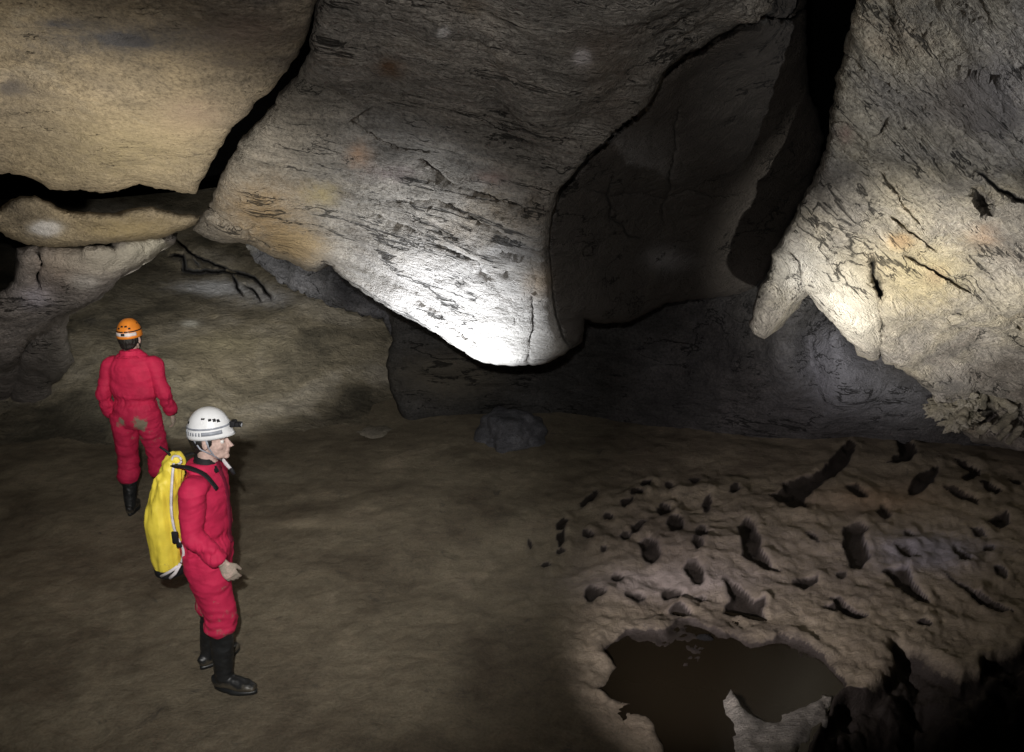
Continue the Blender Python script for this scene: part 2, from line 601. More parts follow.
oB = piece('hanging_boulder', B_out,
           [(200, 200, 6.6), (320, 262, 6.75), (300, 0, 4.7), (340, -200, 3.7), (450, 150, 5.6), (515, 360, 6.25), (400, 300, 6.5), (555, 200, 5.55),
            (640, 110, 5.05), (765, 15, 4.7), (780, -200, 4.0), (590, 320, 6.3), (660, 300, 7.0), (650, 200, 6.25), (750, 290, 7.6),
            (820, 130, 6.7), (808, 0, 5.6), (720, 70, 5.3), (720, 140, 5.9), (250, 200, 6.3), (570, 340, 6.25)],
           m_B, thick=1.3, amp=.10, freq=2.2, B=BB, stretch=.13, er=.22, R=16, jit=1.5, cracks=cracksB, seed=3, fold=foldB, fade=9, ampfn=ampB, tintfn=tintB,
           tints=[(262, 205, 50, 40, (.30, .22, .13), .65), (300, 245, 35, 22, (.32, .23, .11), .6), (325, 190, 22, 14, (.33, .28, .15), .5),
                  (450, 290, 110, 55, (.52, .50, .48), .8), (515, 340, 60, 40, (.6, .58, .55), .7), (447, 24, 7, 5, (.75, .72, .7), 1.0), (582, 50, 8, 7, (.7, .66, .66), 1.0),
                  (662, 258, 16, 10, (.6, .58, .58), .75), (680, 262, 20, 7, (.55, .54, .55), .5), (392, 62, 18, 14, (.2, .12, .07), .7), (360, 150, 16, 14, (.38, .24, .15), .6), (540, 280, 12, 14, (.42, .28, .14), .6),
                  (515, 248, 18, 8, (.13, .12, .11), 1.0), (395, 170, 30, 10, (.28, .2, .2), .4), (495, 175, 20, 10, (.34, .22, .18), .5),
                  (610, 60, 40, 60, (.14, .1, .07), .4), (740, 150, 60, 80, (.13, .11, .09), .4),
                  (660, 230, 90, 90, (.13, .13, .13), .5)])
tag(oB, 'huge hanging boulder with a brightly lit pale lower lobe, centre of the ceiling', 'boulder')

# --- thin slab under the crack
C_out = [(-230, 190), (-60, 205), (0, 210), (8, 203), (20, 197), (35, 197), (50, 203), (62, 210), (75, 212), (100, 213), (120, 214), (135, 209),
         (150, 207), (165, 211), (180, 214), (203, 215), (200, 218), (195, 224), (185, 229), (172, 234), (155, 238), (135, 241), (110, 243),
         (85, 244), (60, 246), (45, 246), (25, 244), (5, 236), (0, 232), (-60, 225), (-230, 225)]
oC = piece('rock_ledge', C_out, [(0, 205, 6.7), (0, 240, 6.9), (200, 215, 7.0), (190, 230, 7.1), (-100, 210, 6.2), (100, 228, 6.8)],
           m_slabA, thick=.9, sp=2.2, amp=.06, freq=3, B=BA, stretch=.3, er=.16, R=9, jit=1.2, seed=4, fade=6,
           tints=[(46, 227, 15, 7, (.75, .74, .76), 1.0), (130, 228, 80, 16, (.33, .26, .14), .6)])
tag(oC, 'flat tan rock ledge with an oval white spot, just below the black crack', 'rock ledge')

# --- left wall with pinkish pillar
D_out = [(18, 249), (35, 246), (80, 249), (84, 243), (120, 242), (150, 238), (165, 235), (174, 233), (173, 241), (162, 249), (145, 262), (125, 275), (110, 286),
         (98, 297), (84, 306), (70, 316), (64, 326), (66, 340), (71, 350), (72, 362), (62, 376), (50, 386), (48, 398), (30, 412), (0, 425),
         (-100, 445), (-230, 460), (-230, 300), (-60, 300), (-10, 298), (6, 290), (14, 281), (18, 265)]


def foldD(UV):
    # an overhanging upper shelf and a wall set back below it
    line = [(-230, 420), (0, 360), (15, 345), (22, 335), (60, 312), (100, 290), (130, 268), (172, 238)]
    poly = np.array(line + [(172, 100), (-230, 100)], float)
    d = seg_dist(UV, line)
    s = np.where(inside(UV, poly), -d, d)
    l2 = [(0, 430), (18, 375), (20, 350), (35, 335), (60, 318), (75, 310)]
    return .35 * smooth(-2, 14, s) + .18 * np.exp(-(seg_dist(UV, l2) / 5) ** 2)


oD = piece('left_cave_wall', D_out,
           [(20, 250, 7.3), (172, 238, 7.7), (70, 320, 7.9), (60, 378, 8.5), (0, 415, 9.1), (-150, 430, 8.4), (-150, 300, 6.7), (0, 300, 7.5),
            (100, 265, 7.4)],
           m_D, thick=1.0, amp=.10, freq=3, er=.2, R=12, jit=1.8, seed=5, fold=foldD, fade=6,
           cracks=[([(37, 250), (42, 262), (37, 275), (40, 285)], 2.4, .3), ([(82, 246), (100, 244), (114, 246)], 2.6, .5)],
           tints=[(60, 265, 40, 25, (.42, .33, .28), .5), (115, 258, 55, 12, (.6, .56, .48), .8), (85, 278, 14, 8, (.7, .68, .66), .7),
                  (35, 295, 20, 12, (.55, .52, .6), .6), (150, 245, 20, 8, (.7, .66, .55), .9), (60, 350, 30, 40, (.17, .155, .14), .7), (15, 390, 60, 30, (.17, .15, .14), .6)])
tag(oD, 'pinkish grey wall of the cave with a knobbly pillar, left of the arch', 'cave wall')

# --- mud covered slope behind the standing caver
slope_cr = [([(168, 256), (183, 257), (185, 270), (200, 272), (215, 271), (235, 272), (255, 278), (265, 290), (272, 298)], 1.8, .5),
            ([(175, 240), (195, 256), (215, 265), (235, 272)], 1.4, .45), ([(232, 272), (238, 288), (245, 297)], 1.3, .35),
            ([(245, 285), (255, 293), (262, 302)], 1.2, .3), ([(192, 258), (200, 268)], 1.0, .3)]
oS = piece('mud_slope', [(-230, 300), (-60, 200), (100, 200), (300, 180), (440, 250), (450, 420), (420, 470), (250, 470), (-230, 490)],
           [(390, 442, 8.5), (390, 410, 9.7), (390, 330, 11.2), (300, 300, 11.6), (250, 250, 13.2), (180, 240, 13.4), (100, 330, 10.6), (60, 400, 9.2),
            (-60, 445, 8.3), (250, 400, 9.5), (250, 442, 8.48), (100, 442, 8.46), (250, 470, 8.1), (0, 470, 8.0), (390, 470, 8.1), (300, 200, 14.5), (-100, 300, 10.5), (0, 220, 13)],
           m_S, thick=.6, sp=3.4, amp=.09, freq=1.1, B=basis_from(100, 350, 380, 350, 11, 11), stretch=.3, er=0, R=5, jit=0, cracks=slope_cr, seed=6, kind='structure',
           tints=[(215, 288, 45, 9, (.5, .5, .52), .8), (270, 300, 30, 10, (.42, .41, .42), .6), (190, 326, 10, 4, (.55, .53, .48), .8), (230, 345, 60, 15, (.34, .30, .2), .5),
                  (200, 375, 60, 25, (.26, .22, .15), .5)])

# --- jagged fringe under the boulder
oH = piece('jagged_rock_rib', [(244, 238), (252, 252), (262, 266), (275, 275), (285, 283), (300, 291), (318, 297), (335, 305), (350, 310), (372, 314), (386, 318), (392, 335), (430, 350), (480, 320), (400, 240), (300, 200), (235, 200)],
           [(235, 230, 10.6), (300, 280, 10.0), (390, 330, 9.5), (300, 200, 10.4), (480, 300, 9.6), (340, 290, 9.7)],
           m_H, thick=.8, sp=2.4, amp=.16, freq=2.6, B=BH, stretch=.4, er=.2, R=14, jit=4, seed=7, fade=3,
           tints=[(360, 308, 14, 5, (.4, .4, .43), .6), (255, 248, 10, 6, (.45, .44, .42), .6)])
tag(oH, 'jagged bluish rib of rock between the hanging boulder and the muddy slope', 'rock rib')

# --- recessed back wall, centre to right
F_out = [(386, 260), (387, 310), (391, 318), (393, 340), (387, 362), (388, 380), (394, 396), (400, 408), (410, 430), (700, 452), (1000, 462), (1250, 470), (1250, 200), (700, 180), (500, 220)]


def foldF(UV):
    u, v = UV.T
    w = np.exp(-((u - 815) / 55) ** 2) * smooth(440, 330, v)
    return .16 * np.sin((u + .45 * v) / 9.0 + 2.0 * np.sin(v / 23)) * w


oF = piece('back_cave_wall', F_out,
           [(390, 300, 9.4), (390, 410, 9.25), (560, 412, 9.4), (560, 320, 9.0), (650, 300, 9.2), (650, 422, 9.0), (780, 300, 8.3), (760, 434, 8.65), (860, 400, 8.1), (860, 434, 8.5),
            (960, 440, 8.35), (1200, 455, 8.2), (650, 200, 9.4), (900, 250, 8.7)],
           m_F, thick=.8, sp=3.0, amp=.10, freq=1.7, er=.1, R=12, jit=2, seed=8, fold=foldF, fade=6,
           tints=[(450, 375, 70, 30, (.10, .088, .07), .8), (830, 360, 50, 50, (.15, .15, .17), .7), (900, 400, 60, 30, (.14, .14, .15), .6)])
tag(oF, 'dim recessed rear wall of the cave beneath the hanging rocks', 'cave wall')

# --- right hanging wall
E_out = [(866, -220), (864, -40), (863, 0), (857, 16), (850, 35), (848, 50), (844, 62), (840, 80), (838, 100), (832, 120), (832, 135), (828, 150), (820, 165), (812, 180), (806, 192),
         (800, 203), (795, 215), (788, 228), (782, 240), (775, 255), (772, 268), (765, 283), (760, 295), (755, 310), (752, 325), (754, 333), (764, 339),
         (770, 330), (780, 318), (790, 305), (800, 294), (806, 290), (812, 296), (820, 307), (835, 320), (848, 335), (860, 350), (870, 357),
         (877, 358), (881, 349), (885, 361), (897, 363), (912, 372), (922, 382), (930, 392), (936, 402), (942, 412), (950, 420), (960, 430), (975, 441),
         (1024, 449), (1250, 480), (1250, -220)]
cracksE = [([(877, 276), (881, 292), (878, 308), (882, 324), (879, 340), (880, 358)], 2.6, .6), ([(872, 255), (874, 280), (879, 300), (880, 320), (879, 340), (880, 352)], 2.0, .35),
           ([(850, 55), (870, 70), (890, 82), (905, 95)], 1.6, .1), ([(862, 68), (890, 80)], 1.3, .07), ([(842, 120), (858, 133), (866, 142), (880, 132), (888, 118)], 1.4, .09),
           ([(905, 255), (940, 275), (975, 295), (1024, 330)], 1.4, .1), ([(890, 215), (915, 235), (935, 250)], 1.3, .08),
           ([(975, 170), (1000, 190), (1030, 205)], 1.8, .14), ([(940, 50), (975, 65), (1000, 70), (1030, 60)], 1.8, .12), ([(880, 170), (900, 200), (925, 230)], 1.2, .05),
           ([(790, 250), (798, 262), (803, 280)], 1.4, .08), ([(905, 380), (935, 395), (965, 400)], 1.3, .06)]
def zc_(x, y): return (920 + x * .1063, 370 + y * .1063)


pitE = [([(970, 185), (978, 182), (990, 193), (996, 205), (993, 213), (984, 217), (976, 208), (970, 195)], .28),
        ([zc_(*p_) for p_ in [(440, 170), (560, 190), (680, 260), (820, 350), (780, 450), (660, 540), (560, 590), (500, 470), (430, 420), (470, 330)]], .55)]


def foldE(UV):
    y = 0
    for poly, dp in pitE:
        d = seg_dist(UV, np.array(poly + poly[:1], float))
        s = np.where(inside(UV, poly), -d, d)
        y = y + dp * smooth(2, -4, s)
    # groove below the lit flank
    return y


oE = piece('leaning_rock_wall', E_out,
           [(752, 330, 6.4), (806, 290, 6.4), (865, 0, 5.1), (862, -200, 4.5), (1024, 0, 4.3), (1024, 200, 5.4), (885, 360, 7.0), (940, 405, 7.6), (975, 441, 8.1), (1024, 449, 8.15),
            (1200, 470, 7.4), (1200, -200, 3.4), (900, 200, 5.8), (1024, 330, 6.6), (960, 320, 6.6)],
           m_E, thick=1.0, amp=.13, freq=2.4, B=BE, stretch=.14, er=.16, R=12, jit=2.0, cracks=cracksE, seed=9, fold=foldE, fade=8,
           tints=[(920, 275, 60, 45, (.5, .42, .26), .7), (900, 240, 14, 8, (.33, .19, .10), .6), (935, 275, 10, 8, (.32, .2, .12), .5), (845, 133, 10, 12, (.33, .22, .18), .6), (985, 235, 20, 14, (.36, .24, .17), .5),
                  (800, 270, 35, 40, (.6, .57, .52), .6), (850, 310, 30, 35, (.62, .58, .5), .7), (983, 200, 9, 10, (.08, .07, .06), 1.0), (1000, 90, 40, 60, (.15, .14, .14), .6),
                  (960, 100, 60, 50, (.2, .17, .14), .5), (950, 380, 30, 20, (.22, .21, .2), .5), (925, 10, 50, 25, (.1, .1, .1), .5)])
tag(oE, 'pale leaning rock wall ending in two pointed fangs, right side', 'cave wall')

# ------------------------------------------------------------------ floor
def zoomA(pts): return [(480 + x * .2734, 420 + y * .2734) for x, y in pts]
def zoomB(pts): return [(740 + x * .2773, 420 + y * .2773) for x, y in pts]


def ell(u, v, a, b, ang=0, seed=0):
    r = random.Random(seed + int(u * 7 + v))
    c, s = math.cos(math.radians(ang)), math.sin(math.radians(ang))
    o = []
    for k in range(9):
        t = k / 9 * 2 * math.pi
        q = r.uniform(.75, 1.2)
        x, y = a * q * math.cos(t), b * q * math.sin(t)
        o.append((u + x * c - y * s, v + x * s + y * c))
    return o


pits = [zoomB(p) for p in [
    [(105, 275), (160, 250), (150, 225), (200, 215), (235, 208), (290, 190), (340, 130), (395, 80), (415, 100), (390, 160), (340, 210), (290, 230), (265, 260), (225, 300), (250, 325), (180, 330)],
    [(510, 50), (600, 75), (640, 120), (610, 155), (530, 160), (575, 130), (570, 95), (540, 65)],
    [(610, 265), (605, 245), (640, 205), (680, 185), (715, 170), (715, 195), (690, 235), (650, 265)],
    [(385, 245), (420, 237), (450, 260), (465, 280), (430, 283), (395, 268)],
    [(485, 340), (510, 310), (525, 315), (545, 355), (520, 365)],
    [(370, 400), (400, 385), (440, 390), (455, 410), (440, 430), (465, 510), (430, 545), (395, 530), (375, 470)],
    [(530, 560), (600, 540), (615, 570), (685, 660), (640, 655), (590, 620)],
    [(560, 465), (600, 475), (655, 515), (620, 512), (575, 490)],
    [(585, 410), (605, 410), (630, 440), (600, 432)],
    [(765, 465), (790, 480), (830, 525), (800, 520), (775, 495)],
    [(735, 565), (800, 600), (880, 640), (985, 710), (940, 705), (860, 660), (790, 600)],
    [(770, 140), (870, 180), (855, 215), (820, 235), (795, 225), (830, 190)],
    [(855, 235), (890, 230), (940, 270), (920, 280)],
    [(725, 250), (780, 265), (860, 300), (850, 320), (800, 300)],
    [(970, 215), (1010, 225), (1015, 245), (990, 238)],
    [(890, 375), (960, 345), (975, 380), (940, 395)],
    [(830, 395), (860, 405), (885, 425), (850, 425)],
    [(235, 420), (260, 425), (285, 455), (250, 445)],
    [(-10, 400), (25, 365), (50, 400), (70, 440), (65, 480), (110, 540), (145, 560), (80, 545), (5, 510), (10, 470)],
    [(325, 645), (360, 650), (460, 715), (420, 718), (350, 690)],
    [(185, 590), (270, 570), (280, 590), (230, 620)],
]]
pits.append(zoomA([(885, 595), (930, 610), (1020, 680), (1045, 725), (890, 705), (920, 650)]))
for (u, v, a, b, g) in [(562, 524, 4, 8, 20), (561, 540, 4, 7, 5), (589, 499, 10, 4, -40), (608, 516, 6, 2.5, 20), (588, 537, 6, 4, 20), (604, 551, 3, 4, 0),
                        (626, 502, 8, 3, -30), (636, 491, 7, 3, -20), (646, 482, 6, 3, -20), (669, 484, 4, 3, 0), (663, 508, 6, 8, 20), (675, 527, 9, 11, -30),
                        (707, 505, 4, 9, 5), (637, 528, 11, 4, -45), (625, 538, 5, 4, 0), (650, 553, 8, 14, -35), (701, 536, 5, 8, 15), (697, 551, 4, 7, -30),
                        (695, 577, 12, 7, 40), (593, 595, 10, 8, 10), (637, 598, 11, 4, 5), (671, 595, 11, 5, 5), (681, 612, 12, 5, 15), (734, 490, 6, 4, -20),
                        (695, 479, 5, 2, 0), (561, 553, 4, 2, 0), (547, 566, 4, 2, 0), (617, 579, 6, 3, 15), (530, 545, 2, 5, -20), (760, 605, 5, 3, 0), (830, 610, 6, 3, 20),
                        (925, 625, 8, 4, 20), (980, 600, 10, 3, 25), (890, 575, 6, 3, 10), (1000, 575, 8, 4, 20), (990, 550, 6, 3, 0), (840, 578, 5, 2, 0), (700, 600, 6, 3, 0), (965, 560, 5, 3, 30)]:
    pits.append(ell(u, v, a, b, g, 3))

pool = [(592, 690), (605, 678), (612, 662), (598, 645), (612, 637), (640, 630), (665, 632), (678, 618), (700, 624), (720, 634), (740, 640), (760, 643), (775, 634), (790, 640), (808, 648),
        (830, 660), (848, 678), (846, 688), (835, 698), (828, 720), (812, 745), (800, 800), (680, 860), (668, 752), (655, 722), (630, 705)]
drop = [(886, 642), (896, 640), (905, 648), (925, 655), (945, 664), (960, 674), (975, 672), (985, 655), (1000, 650), (1030, 645), (1250, 640), (1400, 760), (1400, 960), (800, 960), (812, 752), (826, 720), (838, 700),
        (850, 690), (880, 680), (893, 668), (890, 655)]


def build_floor():
    us = np.concatenate([np.arange(-1100, -40, 24.0), np.arange(-40, 480, 4.0), np.arange(480, 1060, 2.2), np.arange(1060, 2100, 24.0)])
    vs = np.concatenate([np.arange(985, 770, -8.0), np.arange(770, 432, -1.9), np.arange(432, 300, -5.0)])
    ang = PITCH + np.arctan((vs - 376) / F)
    Ys = H / np.tan(ang)
    Ys = np.concatenate([[-7, -5, -3.5, -2.2, -1.2, -.4, .3, .9, 1.4, 1.8, 2.1], Ys[Ys > 2.25]])
    rows = []
    for Y in Ys:
        dep = max(Y * CP + H * SP, 2.6)
        rows.append(np.stack([(us - 512) / F * dep, np.full(len(us), Y), np.zeros(len(us))], 1))
    P = np.concatenate(rows)
    nU, nR = len(us), len(Ys)
    UV = project(P)
    UV[P[:, 1] < 1.5] = (512, 2000)
    x, y = P[:, 0], P[:, 1]
    W = np.stack([x, y, np.zeros_like(x)], 1)
    z = .05 * fbm(W * .6, 3) + .012 * fbm(W * 3.1, 4)
    # crusted, pitted area on the right
    crust = smooth(505, 610, UV[:, 0] + 14 * fbm(W * 1.5, 3, off=4)) * smooth(430, 500, UV[:, 1]) * smooth(800, 640, UV[:, 1])
    z = z + .006 * fbm(W * 11, 3, off=40) + crust * (.014 * ridged(W * 13, 4, .65, off=5) + .026 * ridged(W * 4.2, 5, .6, off=3) + .03 * fbm(W * 1.6, 3, off=9))
    # lips in front of the pits, then the pits themselves
    jit = np.stack([fbm(W * 7, 2, off=1), fbm(W * 7, 2, off=22)], 1) * 2.0
    UJ = UV + jit
    wet_shade = np.zeros(len(P))
    for i, p in enumerate(pits):
        p = np.array(p)
        lo, hi = p.min(0) - 22, p.max(0) + 22
        sel = np.where((UJ[:, 0] > lo[0]) & (UJ[:, 0] < hi[0]) & (UJ[:, 1] > lo[1]) & (UJ[:, 1] < hi[1]))[0]
        if not len(sel):
            continue
        q = UJ[sel]
        d = seg_dist(q, np.r_[p, p[:1]])
        s = np.where(inside(q, p), -d, d)
        size = math.sqrt(abs(np.prod(p.max(0) - p.min(0))))
        dep = min(.055, .022 + size * .0011)
        z[sel] -= dep * smooth(1.2, -3.2, s)
        z[sel] += .012 * np.exp(-((s - 5) / 4.5) ** 2) * (1 + .8 * np.sign(q[:, 0] - p[:, 0].mean())) * smooth(-1, 2, s) * (.6 + fbm(W[sel] * 5, 2, off=6))
        wet_shade[sel] = np.maximum(wet_shade[sel], smooth(1.8, -.6, s))  # shade in the pits painted with the wet-mud tint
    for poly, dep, seed in ((pool, .045, 0), (drop, .75, 1)):
        q = UV + jit * 1.3 + np.stack([fbm(W * 2.6, 3, off=61), fbm(W * 2.6, 3, off=72)], 1) * 5
        p = np.array(poly)
        d = seg_dist(q, np.r_[p, p[:1]])
        s = np.where(inside(q, p), -d, d)
        if seed == 0:
            z -= dep * smooth(.5, -5, s)
            wet_shade = np.maximum(wet_shade, np.maximum(smooth(1, -3, s), .42 * smooth(12, 0, s)))
        else:
            z -= smooth(.5, -9, s) * (.14 + .5 * smooth(-5, -90, s)) - smooth(0, -20, s) * (.10 * ridged(W * 2.2, 5, .62, off=12) + .05 * fbm(W * 6, 4, off=31))
            wet_shade = np.maximum(wet_shade, .75 * smooth(1, -6, s))
        z += .02 * np.exp(-((s - 5) / 5) ** 2) * smooth(0, 2, s) * (.5 + fbm(W * 4, 3, off=2)) * crust
    z = z + .25 * smooth(8.5, 14, y)
    # floor under the cavers is trodden flat
    for fx, fy, r in ((-1.75, 4.25, .5), (-3.36, 6.67, .6)):
        g = np.exp(-(((x - fx) / r) ** 2 + ((y - fy) / r) ** 2) ** 2)
        z = z * (1 - g)
    bar = (UV[:, 0] > 800) & (UV[:, 1] > 690) & (seg_dist(UV, np.array(pool + pool[:1], float)) < 26)
    wet_shade = np.where(bar, 1.0, wet_shade)  # rim beside the drop painted dark to hide its lit edge
    P[:, 2] = z
    idx = np.arange(nR * nU).reshape(nR, nU)
    Tq = np.stack([idx[:-1, :-1], idx[:-1, 1:], idx[1:, 1:], idx[1:, :-1]], -1).reshape(-1, 4)
    tint = np.zeros((len(P), 4))
    tint[:, :3] = (.016, .012, .009)
    tint[:, 3] = wet_shade

    def add(u, v, ru, rv, col, a):
        w = np.exp(-(((UV[:, 0] - u) / ru) ** 2 + ((UV[:, 1] - v) / rv) ** 2)) * a * (1 - wet_shade)
        k = w / np.maximum(w + tint[:, 3], 1e-6)
        tint[:, :3] = tint[:, :3] * (1 - k[:, None]) + np.array(col) * k[:, None]
        tint[:, 3] = np.clip(tint[:, 3] + w, 0, 1)
    add(300, 525, 60, 8, (.33, .28, .2), .6)
    add(270, 475, 60, 8, (.30, .27, .2), .5)
    add(760, 560, 230, 75, (.205, .175, .160), .42)
    add(880, 500, 70, 16, (.24, .17, .10), .5)
    add(650, 585, 90, 14, (.31, .27, .24), .5)
    add(930, 555, 60, 20, (.2, .2, .24), .6)
    return mesh_np('cave_floor', P, Tq, m_floor, tint=tint, extra={'crust': crust})


m_floor = rock_mat('packed_mud_floor', [(.3, (.115, .093, .066)), (.46, (.17, .143, .102)), (.58, (.215, .183, .13)), (.72, (.27, .225, .165))],
                   basis_from(200, 600, 400, 600, 5.2, 5.2, n=(0, 0, 1)), scale=1.4, bump=.17, stretch=.9, dark=.5, crack=.0, rough=.75, fine=.55, spec=.3, cleft=0, speck=.35)
floor = build_floor()
tag(floor, kind='structure')

# water in the puddle
def puddle():
    o = []
    for u, v in resample([(575, 690), (590, 640), (640, 620), (690, 605), (800, 625), (852, 668), (848, 688), (836, 698), (822, 722), (808, 750), (795, 850), (640, 850), (640, 760), (620, 715)], 12, 0, 1):
        o.append(Vector(at_z([(u, v)], -.014)[0]))
    bm = bmesh.new()
    f = bm.faces.new([bm.verts.new(p) for p in o])
    r = bmesh.ops.extrude_face_region(bm, geom=[f])
    bmesh.ops.translate(bm, vec=(0, 0, -.12), verts=[v for v in r['geom'] if isinstance(v, bmesh.types.BMVert)])
    bmesh.ops.recalc_face_normals(bm, faces=bm.faces)
    me = bpy.data.meshes.new('puddle_water'); bm.to_mesh(me); bm.free()
    m = bpy.data.materials.new('murky_water')
    nt, N, L = nodes(m)
    out = N('ShaderNodeOutputMaterial'); bs = N('ShaderNodeBsdfPrincipled'); L(bs.outputs[0], out.inputs[0])
    bs.inputs['Base Color'].default_value = (.011, .0085, .005, 1)
    bs.inputs['Roughness'].default_value = .22; bs.inputs['Specular IOR Level'].default_value = .12
    n = N('ShaderNodeTexNoise'); n.inputs['Scale'].default_value = 9
    b = N('ShaderNodeBump'); b.inputs['Distance'].default_value = .002; L(n.outputs[0], b.inputs['Height']); L(b.outputs[0], bs.inputs['Normal'])
    return tag(link('puddle_water', me, m), kind='structure')


puddle()

# ------------------------------------------------------------------ outer shell of the cave
def shell():
    bm = bmesh.new()
    bmesh.ops.create_icosphere(bm, subdivisions=6, radius=1)
    P = np.array([tuple(v.co) for v in bm.verts])
    n = P.copy()
    P = P * np.array([12, 14, 6.5]) + np.array([0, 5.5, .2])
    h = .8 * fbm(P * .25, 3) + .35 * ridged(P * .8, 4)
    P = P + n * h[:, None]
    for v, p in zip(bm.verts, P):
        v.co = p
        v.normal_flip if False else None
    bmesh.ops.reverse_faces(bm, faces=bm.faces)
    for f in bm.faces: f.smooth = True
    me = bpy.data.meshes.new('cave_shell'); bm.to_mesh(me); bm.free()
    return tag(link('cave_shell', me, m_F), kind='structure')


shell()


# ------------------------------------------------------------------ loose stones
def stone(name, loc, size, mat, seed, rot=(0, 0, 0), amp=.25, sub=4, fr=1.3, flat=1.0):
    bm = bmesh.new()
    bmesh.ops.create_icosphere(bm, subdivisions=sub, radius=1)
    P = np.array([tuple(v.co) for v in bm.verts])
    n = P.copy()
    cell = fbm(P * fr + seed * 3.1, 2)
    P = P * (1 + amp * cell + amp * .35 * ridged(P * fr * 2 + seed, 4))[:, None]
    P = P * np.array(size)
    R = np.array(Matrix.Rotation(rot[2], 3, 'Z') @ Matrix.Rotation(rot[1], 3, 'Y') @ Matrix.Rotation(rot[0], 3, 'X'))
    P = P @ R.T
    for v, p in zip(bm.verts, P): v.co = p
    for f in bm.faces: f.smooth = True
    me = bpy.data.meshes.new(name); bm.to_mesh(me); bm.free()
    o = link(name, me, mat)
    o.location = loc
    return o


m_grey_stone = rock_mat('grey_stone', [(.3, (.06, .06, .065)), (.5, (.12, .12, .135)), (.7, (.20, .20, .22))], None, scale=2, bump=.5, tintuse=False, cleft=0)
m_pale_stone = rock_mat('pale_stone', [(.3, (.10, .095, .08)), (.5, (.17, .16, .135)), (.7, (.24, .225, .19))], None, scale=2.5, bump=.35, crack=0, tintuse=False, cleft=0)
m_calcite = rock_mat('broken_calcite', [(.3, (.13, .12, .09)), (.5, (.30, .27, .2)), (.7, (.42, .39, .33))], None, scale=3, bump=.6, tintuse=False, cleft=0)

p = at_z([(512, 447)], 0)[0]
mb = stone('fallen_boulder', (p[0], p[1] + .25, .05), (.36, .32, .30), m_grey_stone, 3, (0, 0, .4), .3, 5)
tag(mb, 'low grey boulder alone on the dark floor, under the hanging rock lobe', 'boulder')


def flat_rock(name, outline, z0, z1, mat, seed):
    ring = resample(outline, 3, 1.2, seed)
    lo, hi = ring.min(0), ring.max(0)
    gx, gy = np.meshgrid(np.arange(lo[0], hi[0], 3.0), np.arange(lo[1], hi[1], 3.0))
    pts = np.stack([gx.ravel(), gy.ravel()], 1)
    pts = pts[inside(pts, ring)]
    pts = pts[seg_dist(pts, np.r_[ring, ring[:1]]) > 1.8]
    n = len(ring)
    r = delaunay_2d_cdt([Vector(q) for q in np.r_[ring, pts]], [(i, (i + 1) % n) for i in range(n)], [], 1, 1e-5)
    UV = np.array([tuple(v) for v in r[0]]); T = np.array([tuple(t) for t in r[2]])
    raw = np.concatenate([T[:, [0, 1]], T[:, [1, 2]], T[:, [2, 0]]]); E = np.sort(raw, 1)
    uq, idx, cnt = np.unique(E[:, 0] * 10 ** 7 + E[:, 1], return_index=True, return_counts=True)
    border = raw[idx[cnt == 1]]
    bd = seg_dist(UV, np.r_[ring, ring[:1]])
    P = at_z(UV, z1)
    P[:, 2] += -.05 * (1 - smooth(0, 14, bd)) + .03 * fbm(P * 5, 4, off=seed) + .012 * ridged(P * 12, 3)
    Bk = P.copy(); Bk[:, 2] = z0
    n0 = len(P)
    V = np.r_[P, Bk]
    F_ = np.r_[T, T[:, [0, 2, 1]] + n0, np.stack([border[:, 1], border[:, 0], border[:, 0] + n0], 1), np.stack([border[:, 1], border[:, 0] + n0, border[:, 1] + n0], 1)]
    o = mesh_np(name, V, F_, mat)
    bm = bmesh.new(); bm.from_mesh(o.data); bmesh.ops.recalc_face_normals(bm, faces=bm.faces); bm.to_mesh(o.data); bm.free()
    return o


pr = flat_rock('puddle_rock', [(722, 682), (727, 677), (735, 678), (742, 692), (752, 706), (765, 716), (778, 712), (792, 702), (808, 694), (824, 691), (834, 694), (829, 704), (828, 716), (818, 726), (806, 738), (802, 752), (808, 800), (745, 800), (738, 765), (735, 740), (728, 718), (724, 700)],
               -.2, .02, m_pale_stone, 5)
tag(pr, 'forked grey rock poking out of the dark puddle, bottom edge', 'rock')

st_specs = [(705, 640, .05, .035, 'small round stone at the upper rim of the dark puddle'),
            (855, 676, .09, .05, 'rounded stone at the right tip of the dark puddle'),
            (888, 711, .05, .04, 'small pale pebble in the dark hollow, bottom right'),
            (922, 722, .16, .08, 'wide low stone sunk in the dark hollow, bottom right corner'),
            (992, 726, .10, .06, 'dim stone at the right end of the dark hollow')]
for i, (u, v, s, hgt, lab) in enumerate(st_specs):
    zz = -.03 if i == 0 else (-.1 if i == 1 else -.35)
    q = at_z([(u, v)], zz)[0]
    tag(stone('loose_stone', (q[0], q[1], zz), (s, s * .8, hgt), m_pale_stone if i in (1, 2) else m_F, 20 + i, (0, 0, i), .3, 4), lab, 'stone', 'loose stones around the puddle')


